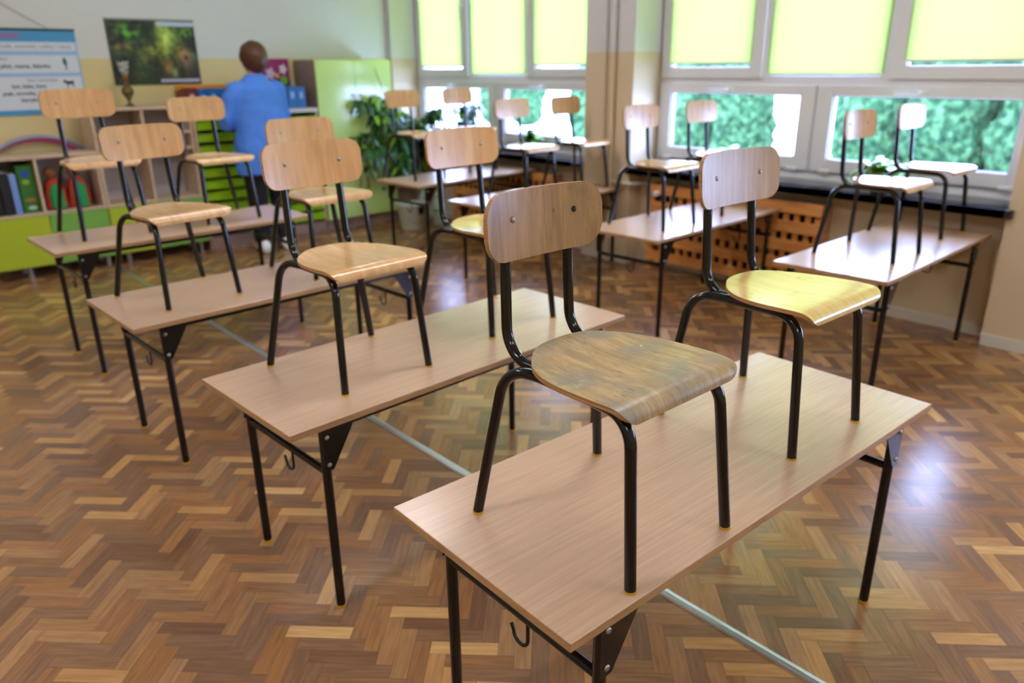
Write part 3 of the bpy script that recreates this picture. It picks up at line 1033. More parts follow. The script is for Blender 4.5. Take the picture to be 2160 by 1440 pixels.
# ------------------------------------------------------------------ furniture along the back wall
YF, YB = 6.20, 6.57
def cubby(name, x0, x1, ztop, dividers, shelves, doors, label, feet):
    root = empty(name, (x0, YF, 0), 0, label, 'shelf unit')
    w, d, t = x1 - x0, 6.50 - YF, 0.018
    for a in (0, w - t): bxo('side_panel', (a, a + t, 0, d, .09, ztop - t), M['shelfwood'], root, .001)
    bxo('top_board', (-.004, w + .004, -.006, d, ztop - t, ztop + .004), M['shelfwood'], root, .002)
    bxo('bottom_board', (t, w - t, .004, d, .09, .09 + t), M['shelfwood'], root, .001)
    bxo('back_panel', (t, w - t, d - .006, d - .001, .108, ztop - t), M['shelfback'], root, 0)
    for a in dividers: bxo('divider', (a - x0 - t / 2, a - x0 + t / 2, .002, d - .006, .108, ztop - t), M['shelfwood'], root, .001)
    xs = [x0 + t] + list(dividers) + [x1 - t]
    for z in shelves:
        for a, b in zip(xs, xs[1:]):
            bxo('shelf', (a - x0 + (t / 2 if a in dividers else 0), b - x0 - (t / 2 if b in dividers else 0), .004, d - .006, z - t, z), M['shelfwood'], root, .001)
    for a, b, mt in doors:
        bxo('door', (a - x0 + .002, b - x0 - .002, -.018, -.001, .092, .442), mt, root, .002)
    for fx, fyy in feet:
        bm = bmesh.new(); lathe(bm, [(0, 0), (.022, 0), (.022, .008), (.018, .012), (.018, .09), (0, .09)], fx - x0, fyy - YF, 0, 16)
        obj('leg', bm, M['steel'], root, smooth=True, angle=.7)
    return root
cubby('low_cubby_shelf', 0.70, 1.50, 0.852, [1.10], [0.462], [(0.70, 1.11, M['lime']), (1.11, 1.50, M['green'])],
      'low open shelf with lime and green doors below, under the wall chart', [(.93, 6.24), (1.45, 6.24), (.93, 6.45), (1.45, 6.45)])
cubby('tall_cubby_shelf', 1.505, 2.215, 1.148, [1.86], [0.462, 0.845, 0.965], [(1.505, 1.86, M['lime']), (1.86, 2.215, M['green'])],
      'taller open shelf with empty compartments and lime and green doors, carrying the vase', [(1.60, 6.24), (2.16, 6.24), (1.60, 6.5), (2.16, 6.5)])

# lime tray cabinet
dr = empty('tray_cabinet', (2.225, YF, 0), 0, 'wooden cabinet of stacked lime plastic trays, behind the person in blue', 'drawer cabinet')
w = 3.305 - 2.225
bxo('plinth', (0, w, 0.012, .35, 0, .10), M['plinth'], dr)
for a in (0, .36, .715, w - .02): bxo('upright_panel', (a, a + .02, 0, .37, .10, 1.055), M['shelfwood'], dr, .001)
bxo('worktop', (-.002, w + .0, -.012, .37, 1.056, 1.088), M['shelftop'], dr, .003)
bxo('back_panel', (.02, w - .02, .355, .368, .10, 1.055), M['gap'], dr, 0)  # panel coloured dark for the shade between trays
def tray(x0, x1, z):
    bm = bmesh.new()
    # front wall with rim and pull lip, open tray behind
    box(bm, x0 + .004, x1 - .004, -.004, .004, z, z + .060, bev=.002)
    box(bm, x0 + .001, x1 - .001, -.010, .320, z + .056, z + .064, bev=.002)
    box(bm, (x0 + x1) / 2 - .055, (x0 + x1) / 2 + .055, -.022, -.002, z + .040, z + .052, bev=.004)
    box(bm, x0 + .012, x1 - .012, .004, .30, z, z + .004)
    box(bm, x0 + .010, x0 + .013, .004, .30, z, z + .058)
    box(bm, x1 - .013, x1 - .010, .004, .30, z, z + .058)
    return bm
for a, b in ((.02, .36), (.38, .715), (.735, w - .02)):
    for k in range(10):
        obj('tray', tray(a, b, .125 + k * .0925), M['tray'], dr)

# lime wardrobe
lc = empty('lime_cupboard', (3.312, YF, 0), 0, 'tall cupboard with four pale lime doors and a brown side, in the back corner', 'cupboard')
w = 4.075 - 3.312
bxo('carcass', (0, w, .0, .37, .10, 1.478), M['cabside'], lc, .002)
bxo('plinth', (.0, w, .015, .36, 0, .10), M['plinth'], lc)
for a, b, z0, z1, hx, hz in ((.0, w / 2, .56, 1.476, w / 2 - .035, 1.135), (w / 2, w, .56, 1.476, w / 2 + .035, 1.135), (.0, w / 2, .102, .556, w / 2 - .035, .43), (w / 2, w, .102, .556, w / 2 + .045, .41)):
    d_ = bxo('door', (a + .0015, b - .0015, -.019, -.001, z0, z1), M['limecab'], lc, .002)
    bm = bmesh.new()
    tube(bm, fillet([(hx, -.019, hz - .05), (hx, -.045, hz - .05), (hx, -.045, hz + .05), (hx, -.019, hz + .05)], .008, 3), .0075, 8)
    obj('handle', bm, M['handle'], d_, smooth=True, angle=.8)
bm = bmesh.new(); lathe(bm, [(0, .012), (.018, .010), (.022, 0)], segs=16)
q = obj('door_magnet', bm, plain('teal_plastic', (0.05, 0.52, 0.42), .4), lc, smooth=True, loc=(3.915 - 3.312, -.019, .325)); q.rotation_euler = (PI / 2, 0, 0)
q['label'] = 'small teal round magnet on the lower door'

# things on the tray cabinet
def magfile(x, y, z, w_, h, d, mat, label, group):
    root = empty('magazine_file', (x, y, z), 0, label, 'file box', group)
    bm = bmesh.new()
    P = [(0, 0), (d, 0), (d, h * .82), (d * .35, h), (0, h)]
    prism(bm, [(p[0], p[1]) for p in P], 'x', 0, w_)
    obj('box_body', bm, mat, root)
    bm = bmesh.new(); box(bm, w_ * .3, w_ * .7, -.0012, 0, h * .45, h * .75)
    obj('spine_label', bm, plain('paper_label', (0.55, 0.70, 0.86), .6) if mat is M['blue'] else M['shelfback'], root)
    bm = bmesh.new(); box(bm, w_ * .15, w_ * .85, .012, d * .9, h * .84 if False else h * .5, h * .815)
    obj('papers', bm, M['white'], root)
Z = 1.089
magfile(2.235, 6.26, Z, .075, .185, .25, M['darkred'], 'dark red file box at the left end of the tray cabinet top', None)
x = 2.318
k = 0
while x < 3.20:
    side = 'left of the person' if x < 2.62 else ('right of the person beside the brown cupboard side' if x > 3.05 else 'hidden behind the person')
    magfile(x, 6.25 + 0.004 * (k % 3), Z, .078, .175 + .004 * (k % 2), .25, M['blue'], 'blue file box on the tray cabinet, ' + side, 'blue file boxes on the tray cabinet ' + side)
    x += .084; k += 1
bm = bmesh.new(); box(bm, 0, .66, 0, .04, 0, .20, bev=.003)
tag(obj('orange_box', bm, M['orange'], loc=(2.25, 6.515, Z)), 'long flat orange box standing behind the blue file boxes', 'box')
# pink picture box
pk = empty('picture_box', (3.005, 6.515, Z), 0, 'magenta box printed with flowers, standing tall behind the blue files', 'box')
bxo('box_body', (0, .235, 0, .05, 0, .400), plain('magenta_card', (0.58, 0.10, 0.42), .4), pk, .003)
bxo('dark_band', (0.001, .234, -.0015, 0, .0, .24), plain('dark_blue_print', (0.16, 0.20, 0.36), .4), pk, 0)
def disc(name, x, z, rx, rz, mat, parent, y=-.003, lobes=0):
    bm = bmesh.new(); n = 24; vs = []
    for i in range(n):
        a = 2 * PI * i / n; q = 1 + (.25 * math.cos(a * lobes) if lobes else 0)
        vs.append((x + rx * q * math.cos(a), z + rz * q * math.sin(a)))
    prism(bm, vs, 'y', y, y + .001)
    return obj(name, bm, mat, parent)
disc('printed_flower', .175, .315, .032, .036, M['white'], pk, lobes=5)
disc('printed_flower', .055, .28, .038, .045, plain('pale_lilac_print', (0.82, 0.74, 0.86), .5), pk, lobes=5)
disc('printed_blob', .175, .225, .036, .035, plain('green_print', (0.48, 0.70, 0.20), .5), pk, y=-.0035)
disc('printed_blob', .115, .262, .02, .02, plain('yellow_print', (0.86, 0.70, 0.25), .5), pk, y=-.0035)

# trophy-like vase on the tall shelf
va = empty('vase', (1.835, 6.36, 1.153), 0, 'small bronze vase holding a white patterned cup, on top of the taller shelf', 'vase')
bm = bmesh.new()
lathe(bm, [(0, 0), (.036, 0), (.036, .006), (.024, .014), (.010, .026), (.010, .040), (.022, .060), (.040, .088), (.044, .110), (.034, .134), (.018, .150), (.013, .165), (.018, .178), (0, .179)], segs=24)
obj('bronze_body', bm, plain('aged_bronze', (0.42, 0.36, 0.24), .35, metal=.6, vary=.5, scale=120), va, smooth=True)
bm = bmesh.new()
lathe(bm, [(0, .178), (.014, .180), (.020, .205), (.022, .222), (0, .223)], segs=20)
obj('amber_stem', bm, plain('amber_glass', (0.55, 0.36, 0.12), .2), va, smooth=True)
bm = bmesh.new()
lathe(bm, [(.016, .222), (.026, .24), (.034, .275), (.040, .318), (.037, .318), (.031, .275), (.023, .24), (.0, .226)], segs=20)
chk, nt, b = newmat('black_white_check')
ck = nd(nt, 'ShaderNodeTexChecker'); ck.inputs['Scale'].default_value = 75
ck.inputs['Color1'].default_value = lin(.85, .86, .84); ck.inputs['Color2'].default_value = lin(.16, .18, .14)
tc = nd(nt, 'ShaderNodeTexCoord'); nt.links.new(tc.outputs['Object'], ck.inputs['Vector']); nt.links.new(ck.outputs['Color'], b.inputs['Base Color'])
obj('patterned_cup', bm, chk, va, smooth=True)

# things in the low shelf
def book(x, y, z, w_, h, d, mat, label, name='book', group=None, tilt=0):
    root = empty(name, (x, y, z), 0, label, name.replace('_', ' ').split()[-1], group)
    root.rotation_euler = (0, tilt, 0)
    bxo('cover', (0, w_, 0, d, 0, h), mat, root, .002)
    bxo('page_block', (.003, w_ - .003, .004, d + .001, .003, h + .0008), M['white'], root, 0)
ZL = .464
book(0.80, 6.24, ZL, .06, .30, .20, plain('black_card', (.05, .05, .06), .5), 'thick black folder in the low shelf, at the left picture edge', 'folder')
book(0.868, 6.24, ZL, .055, .29, .20, plain('charcoal_card', (.09, .09, .11), .5), 'charcoal folder between the black and the pale blue ones in the low shelf', 'folder')
book(0.930, 6.235, ZL, .040, .275, .21, plain('pale_blue_card', (.46, .58, .82), .5), 'pale blue narrow folder in the low shelf', 'folder')
gb = empty('game_box', (0.982, 6.25, ZL), 0, 'green game box with blue and yellow pictures in the low shelf', 'box')
bxo('box_body', (0, .105, 0, .20, 0, .33), plain('green_box_card', (.18, .42, .16), .4), gb, .002)
disc('printed_blob', .05, .27, .026, .026, plain('blue_print', (.12, .32, .66), .4), gb)
disc('printed_blob', .045, .215, .024, .018, plain('yellowgreen_print', (.55, .66, .22), .4), gb)
disc('printed_blob', .055, .035, .028, .014, plain('pale_print', (.72, .80, .72), .4), gb, y=-.0035)
disc('printed_blob', .05, .09, .035, .014, plain('orange_print', (.62, .42, .2), .4), gb)
M['toyg'] = plain('bright_green_felt', (.08, .58, .30), .7); M['toyr'] = plain('red_felt', (.74, .22, .12), .7); M['toyo'] = plain('brown_plush', (.48, .28, .10), .8)
for i, (x, lab) in enumerate(((1.128, 'green and red plush puppet, left of two in the low shelf'), (1.280, 'green and red plush puppet, right of two in the low shelf'))):
    t = empty('hand_puppet', (x, 6.23, ZL), 0, lab, 'puppet', 'plush puppets in the low shelf')
    bm = bmesh.new()
    prism(bm, [(0.0, 0), (.145, 0), (.135, .15), (.10, .225), (.03, .20), (.012, .12)], 'y', .03, .15)
    bmesh.ops.bevel(bm, geom=bm.edges[:], offset=.012, segments=2, affect='EDGES')
    obj('robe', bm, M['toyr'], t, smooth=True, angle=1)
    bm = bmesh.new()
    prism(bm, [(.035, .004), (.12, .004), (.115, .15), (.09, .19), (.045, .17), (.03, .11)], 'y', .0, .05)
    bmesh.ops.bevel(bm, geom=bm.edges[:], offset=.010, segments=2, affect='EDGES')
    obj('apron', bm, M['toyg'], t, smooth=True, angle=1)
    bm = bmesh.new(); bmesh.ops.create_uvsphere(bm, u_segments=16, v_segments=10, radius=.042)
    for v in bm.verts: v.co = Vector((v.co.x + .065, v.co.y * .9 + .07, v.co.z * 1.05 + .255))
    obj('head', bm, M['toyo'], t, smooth=True)

# hoops behind the low shelf
def hoop(cx, cy, R_, r_, mat, label):
    bm = bmesh.new(); pts = [(R_ * math.cos(2 * PI * k / 72), 0, R_ * math.sin(2 * PI * k / 72)) for k in range(73)]
    tube(bm, pts, r_, 10, cap=False)
    bmesh.ops.remove_doubles(bm, verts=bm.verts[:], dist=1e-4)
    tag(obj('gym_hoop', bm, mat, smooth=True, loc=(cx, cy, R_ + r_)), label, 'hoop', 'gym hoops behind the low shelf')
hoop(1.185, 6.572, .462, .016, plain('magenta_plastic', (.86, .28, .64), .35), 'magenta plastic hoop standing behind the low shelf')
hoop(1.205, 6.528, .474, .014, plain('grey_plastic', (.58, .60, .68), .35), 'pale grey plastic hoop standing behind the low shelf')

# ------------------------------------------------------------------ wall chart
YW = Y1
ch = empty('wall_chart', (1.165, YW - .012, 1.11), 0, 'blue and white Polish grammar chart hanging on a cord, left on the back wall', 'wall chart')
cw = .438
M['chblue'] = plain('chart_blue', (.25, .58, .78), .5); M['chlight'] = plain('chart_light_blue', (.58, .72, .88), .5); M['chwhite'] = plain('chart_paper', (.82, .85, .90), .5)
M['inkg'] = plain('grey_ink', (.48, .50, .55), .6); M['inkb'] = plain('black_ink', (.10, .11, .15), .6); M['inkr'] = plain('magenta_ink', (.70, .30, .55), .6)
bxo('chart_sheet', (-cw, cw, 0, .004, 0, .575), M['chlight'], ch, .0)
bxo('title_band', (-cw + .001, cw - .001, -.0008, 0, .499, .574), M['chblue'], ch, 0)
bxo('bottom_band', (-cw + .001, cw - .001, -.0008, 0, .001, .034), M['chblue'], ch, 0)
for z0, z1 in ((.436, .493), (.287, .407), (.036, .262)):
    bxo('text_panel', (-cw + .012, cw - .012, -.0016, -.0001, z0, z1), M['chwhite'], ch, 0)
bxo('hanging_rail', (-cw - .004, cw + .004, -.006, .008, .572, .586), M['darkmetal'], ch, .002)
tubeo('hanging_cord', [(-cw * .60, -.001, .584), (0.005, .004, .745), (cw * .62, -.001, .584)], .0022, plain('grey_cord', (.42, .42, .42), .7), ch, segs=6)
for s_, size, x, z, mt, bold, al, sx in (
    ('RZECZOWNIK', .058, .085, .517, M['inkr'], .0009, 'RIGHT', 1.0),
    ('nazywa ludzi, zwierz\u0119ta, ro\u015bliny i rzeczy', .034, .400, .456, M['inkg'], .0004, 'RIGHT', 1.0),
    ('kto?', .032, -.02, .375, M['inkg'], .0004, 'RIGHT', 1.0),
    ('pilot, mama, dziecko', .038, .240, .322, M['inkb'], .0009, 'RIGHT', 1.0),
    ('kto? zwierz\u0119ta', .033, .268, .228, M['inkg'], .0004, 'RIGHT', 1.0),
    ('kot, baba, kura', .036, .185, .186, M['inkb'], .0009, 'RIGHT', 1.0),
    ('ptak, mrowka, s\u0142o\u0144', .036, .185, .138, M['inkb'], .0009, 'RIGHT', 1.0),
    ('kamyki, p\u0142ot', .036, .185, .092, M['inkb'], .0009, 'RIGHT', 1.0)):
    text_mesh('chart_text', s_, size, mt, ch, (x, -.0022, z), bold=bold, align=al, sx=sx)
bm = bmesh.new()
prism(bm, [(.33, .298), (.338, .33), (.322, .36), (.329, .385), (.336, .395), (.344, .385), (.352, .358), (.345, .33), (.346, .298), (.340, .315)], 'y', -.0026, -.0018)
obj('figure_picture', bm, plain('teal_ink', (.10, .36, .42), .5), ch)
bm = bmesh.new()
prism(bm, [(.30, .222), (.306, .236), (.318, .238), (.324, .228), (.36, .228), (.372, .236), (.370, .218), (.368, .186), (.362, .186), (.360, .206), (.332, .206), (.330, .186), (.324, .186), (.322, .212), (.312, .214)], 'y', -.0026, -.0018)
obj('dog_picture', bm, M['inkb'], ch)

# ------------------------------------------------------------------ bear poster
def poster():
    x0, x1, z0, z1 = 1.823, 2.486, 1.300, 1.778
    root = empty('forest_poster', ((x0 + x1) / 2, YW - .008, z0), 0, 'dark green forest poster with a brown bear, hanging on the back wall', 'poster')
    w, h = x1 - x0, z1 - z0
    nx, nz = 150, 108
    bm = bmesh.new()
    vl = [[bm.verts.new((-w / 2 + w * i / nx, -.0005 - .002 * math.sin(i / nx * PI), h * j / nz)) for j in range(nz + 1)] for i in range(nx + 1)]
    for i in range(nx):
        for j in range(nz):
            bm.faces.new((vl[i][j], vl[i + 1][j], vl[i + 1][j + 1], vl[i][j + 1]))
    # shallow thickness behind the print
    bb = [bm.verts.new((-w / 2 + w * a, .002, h * b)) for a, b in ((0, 0), (1, 0), (1, 1), (0, 1))]
    bm.faces.new(bb[::-1])
    o = obj('printed_sheet', bm, M['print'], root)
    att = o.data.color_attributes.new('print', 'FLOAT_COLOR', 'POINT')
    G = lambda u, v, cu, cv, su, sv: math.exp(-((u - cu) / su) ** 2 - ((v - cv) / sv) ** 2)
    for k, vv in enumerate(o.data.vertices):
        u, v = (vv.co.x + w / 2) / w, vv.co.z / h
        p = Vector((u * 4.2, v * 3, 1.7))
        n1 = mnoise.noise(p * 1.6) ; n2 = mnoise.noise(p * 4 + Vector((9, 3, 2))); n3 = mnoise.noise(p * 9 + Vector((1, 8, 5)))
        t = max(0, min(1, .30 + .5 * n1 + .35 * n2 + .22 * n3))
        c = [.03 + .30 * t, .045 + .38 * t, .03 + .16 * t]
        def mix(col, a):
            for q in range(3): c[q] = c[q] * (1 - a) + col[q] * a
        mix((.62, .72, .34), min(1, .95 * G(u, v, .64, .72, .10, .26) * (1 + .5 * n2)))
        mix((.50, .50, .20), .7 * G(u, v, .50, .52, .14, .14) * (1 + n2))
        mix((.28, .55, .14), max(0, .8 * G(u, v, .24, .80, .14, .12) * (.6 + 1.6 * n2)))
        mix((.38, .56, .16), max(0, .8 * G(u, v, .90, .84, .08, .10) * (.7 + 1.2 * n3)))
        mix((.52, .42, .22), max(0, .8 * G(u, v, .14, .58, .10, .05) * (1 + n2)))
        mix((.05, .06, .04), .8 * G(u, v, .44, .85, .07, .16))
        mix((.04, .05, .04), .75 * G(u, v, .10, .20, .16, .22))
        mix((.13, .15, .10), .7 * G(u, v, .45, .10, .3, .12))
        # cub and bear: brown bodies, lighter face, dark muzzle
        mix((.52, .38, .20), .85 * G(u, v, .63, .27, .07, .11))
        mix((.62, .66, .60), .6 * G(u, v, .70, .18, .035, .07))
        mix((.34, .30, .24), .95 * G(u, v, .88, .30, .09, .22))
        mix((.16, .11, .08), .9 * G(u, v, .93, .12, .10, .16))
        mix((.60, .46, .30), .95 * G(u, v, .83, .47, .075, .11))
        mix((.46, .34, .28), .8 * G(u, v, .84, .36, .035, .09))
        mix((.10, .07, .06), .95 * G(u, v, .855, .42, .022, .035))
        mix((.10, .07, .06), .8 * G(u, v, .80, .55, .02, .025))
        mix((.55, .42, .28), .9 * G(u, v, .79, .575, .02, .03))
        mix((.12, .10, .08), .8 * G(u, v, .90, .60, .04, .04))
        cl = lin(*[max(0, min(1, .5 + (q - .28) * 1.35 - .15)) for q in c])
        att.data[k].color = cl
    bxo('caption_strip', (w * .06, w / 2 - .004, -.0042, -.0030, h - .046, h - .014), plain('caption_pale', (.74, .78, .86), .5), root, 0)
    bxo('caption_strip', (w * .02, w / 2 - .012, -.0042, -.0030, .016, .040), plain('caption_lilac', (.72, .70, .82), .5), root, 0)
    bxo('hanging_rail', (-w / 2 - .004, w / 2 + .004, -.006, .003, h - .006, h + .006), M['steel'], root, .002)
    tubeo('nail', [(.0, .006, h + .018), (.0, -.008, h + .020)], .003, M['steel'], root, segs=8)
poster()

# ------------------------------------------------------------------ bucket, bottles, plants
bk = empty('bucket', (3.955, 5.78, 0), 0, 'white plastic bucket on the floor behind the rearmost window-side table', 'bucket')
bm = bmesh.new()
lathe(bm, [(0, 0), (.105, 0), (.112, .01), (.140, .215), (.148, .222), (.148, .232), (.138, .232), (.134, .21), (.108, .012), (0, .010)], segs=32)
obj('bucket_body', bm, plain('white_bucket_plastic', (.80, .83, .78), .4), bk, smooth=True, angle=.9)
bm = bmesh.new(); tube(bm, [(.15 * math.cos(a), .15 * math.sin(a) * .25 - .03 * math.sin(a), .222 - .10 * math.sin(a)) for a in [PI * k / 16 for k in range(17)]], .003, 6)
hb = obj('bail_handle', bm, M['steel'], bk, smooth=True); hb.location = (0, -.13, 0); hb.scale = (.95, 1, .6)
bm = bmesh.new()
prism(bm, [(-.03, .15), (.03, .15), (.03, .215), (-.03, .215)], 'y', -.146, -.140)
hl = obj('lifting_tab', bm, M['darkmetal'], bk)

def bottle(x, y, h, r_, lab, cap):
    root = empty('water_bottle', (x, y, 0), 0, lab, 'bottle', 'clear bottles on the floor by the bucket')
    bm = bmesh.new()
    lathe(bm, [(0, .004), (r_ * .8, 0), (r_, .012), (r_, h * .30), (r_ * .94, h * .33), (r_, h * .36), (r_, h * .62), (r_ * .8, h * .78), (r_ * .35, h * .92), (r_ * .33, h * .955)], segs=24)
    obj('bottle_body', bm, M['pet'], root, smooth=True)
    bm = bmesh.new(); lathe(bm, [(r_ * .38, h * .945), (r_ * .40, h), (0, h)], segs=16); obj('bottle_cap', bm, cap, root, smooth=True, angle=.8)
    bm = bmesh.new(); lathe(bm, [(r_ + .0008, h * .40), (r_ + .0008, h * .56)], segs=24); obj('bottle_label', bm, plain('green_label', (.45, .68, .48), .5), root, smooth=True)
bottle(4.175, 5.90, .34, .055, 'clear water bottle with green label, right of the white bucket', M['toyg'])
bottle(4.215, 5.74, .30, .045, 'slimmer clear bottle nearest the far radiator cover, right of the bucket', M['white'])

def leaf(bm, base, direction, L, wd, droop=.3, mi=0, fold=.25):
    d = Vector(direction).normalized()
    side = d.cross(Vector((0, 0, 1)))
    if side.length < .1: side = Vector((1, 0, 0))
    side.normalize(); up = side.cross(d).normalized()
    prev = None
    n = 6
    for k in range(n + 1):
        t = k / n
        c = Vector(base) + d * (L * t) + Vector((0, 0, -droop * L * t * t))
        hw = wd * math.sin(PI * min(1, t * .92 + .06)) ** .8 if 0 < k < n else wd * .04
        row = [bm.verts.new(c - side * hw + up * hw * fold), bm.verts.new(c), bm.verts.new(c + side * hw + up * hw * fold)]
        if prev:
            for j in (0, 1):
                f = bm.faces.new((prev[j], prev[j + 1], row[j + 1], row[j])); f.material_index = mi; f.smooth = True
        prev = row

def pot(root, r_, h, mat):
    bm = bmesh.new()
    lathe(bm, [(0, 0), (r_ * .72, 0), (r_ * .95, h * .9), (r_ * 1.02, h * .9), (r_ * 1.02, h), (r_ * .9, h), (r_ * .86, h * .88), (0, h * .88)], segs=28)
    obj('pot', bm, mat, root, smooth=True, angle=.8)
    bm = bmesh.new(); lathe(bm, [(0, h * .90), (r_ * .86, h * .885)], segs=20); obj('soil', bm, M['soil'], root)

def bush(name, loc, rpot, hpot, potm, label, stems, spread, height, L, wd, mats, seed, bias=(0, 0), groups=None, leaves=7, cluster=5, droop=.4, zlow=.35):
    root = empty(name, loc, 0, label, 'plant', groups)
    pot(root, rpot, hpot, potm)
    rn = random.Random(seed)
    bs, bl = bmesh.new(), bmesh.new()
    for i in range(stems):
        a = rn.uniform(0, 2 * PI); rr = spread * rn.uniform(.2, 1)
        end = Vector((math.cos(a) * rr + bias[0] * rn.uniform(.3, 1), math.sin(a) * rr + bias[1] * rn.uniform(.3, 1), hpot + height * rn.uniform(zlow, 1) * (1 - .3 * rr / spread)))
        st = Vector((rn.uniform(-1, 1) * rpot * .4, rn.uniform(-1, 1) * rpot * .4, hpot * .85))
        mid = st.lerp(end, .5) + Vector((0, 0, height * .18))
        P = [st.lerp(mid, t).lerp(mid.lerp(end, t), t) for t in [k / 6 for k in range(7)]]
        tube(bs, P, [.004 - .0004 * k for k in range(7)], 6)
        for k in range(2, 7):
            for c in range(cluster if k > 3 else max(1, cluster // 2)):
                b = rn.uniform(0, 2 * PI)
                dr = Vector((math.cos(b), math.sin(b), rn.uniform(-.5, .5)))
                leaf(bl, P[k], dr, L * rn.uniform(.7, 1.2), wd * rn.uniform(.8, 1.2), droop * rn.uniform(.4, 1.6), mi=0 if rn.random() < .8 else 1)
    for b_ in (bs, bl):            # leaves bend away from the cupboard doors and the glass
        for q in b_.verts:
            wx, wy = q.co.x + loc[0], q.co.y + loc[1]
            if wy > 6.13 and wx < 4.12: q.co.y = 6.13 - .35 * (wy - 6.13) - loc[1]
            if wx > 4.59: q.co.x = 4.59 - .3 * (wx - 4.59) - loc[0]
    obj('stems', bs, M['stem'], root, smooth=True)
    o = obj('foliage', bl, mats, root)
    return root
potw = plain('grey_white_pot', (.70, .68, .70), .4); potd = plain('dark_grey_pot', (.18, .20, .24), .5); potb = plain('terracotta_pot', (.60, .36, .24), .6)
bush('potted_plant', (4.42, 6.26, ZS + .001), .085, .16, potw, 'large dark-leaved plant spilling from the far sill end before the lime cupboard', 34, .34, .34, .12, .026, [M['leaf'], M['leafl']], 3, bias=(-.72, -.28), cluster=8, droop=.8, zlow=-1.5)
bush('potted_plant', (4.49, 5.55, ZS + .001), .07, .12, potb, 'airy dark green plant on the far sill behind the sunlit chair back', 13, .22, .34, .10, .016, [M['leaf'], M['leafl']], 9, cluster=5)
bush('potted_plant', (4.47, 4.72, ZS + .001), .055, .09, potd, 'small bright green plant near the middle of the far window sill', 7, .08, .12, .10, .022, [M['leafl'], M['leaf']], 4, cluster=3, droop=.1)
bush('potted_plant', (4.48, 2.80, ZS + .001), .055, .085, potd, 'small pale green plant on the nearer sill below the left hedge view', 7, .08, .10, .09, .024, [M['leafw'], M['leafl']], 5, cluster=4, droop=.2)
bush('potted_plant', (4.47, 1.82, ZS + .001), .060, .095, potd, 'small white-flecked plant in a dark pot on the nearer sill', 9, .10, .10, .10, .026, [M['leafl'], M['leafw']], 6, cluster=4, droop=.2)
tag(tubeo('bamboo_cane', [(4.10, 6.10, .78), (3.87, 6.13, 1.40)], .004, plain('dry_cane', (.55, .48, .30), .6), segs=6), 'thin slanting cane among the leaves before the lime cupboard', 'cane')

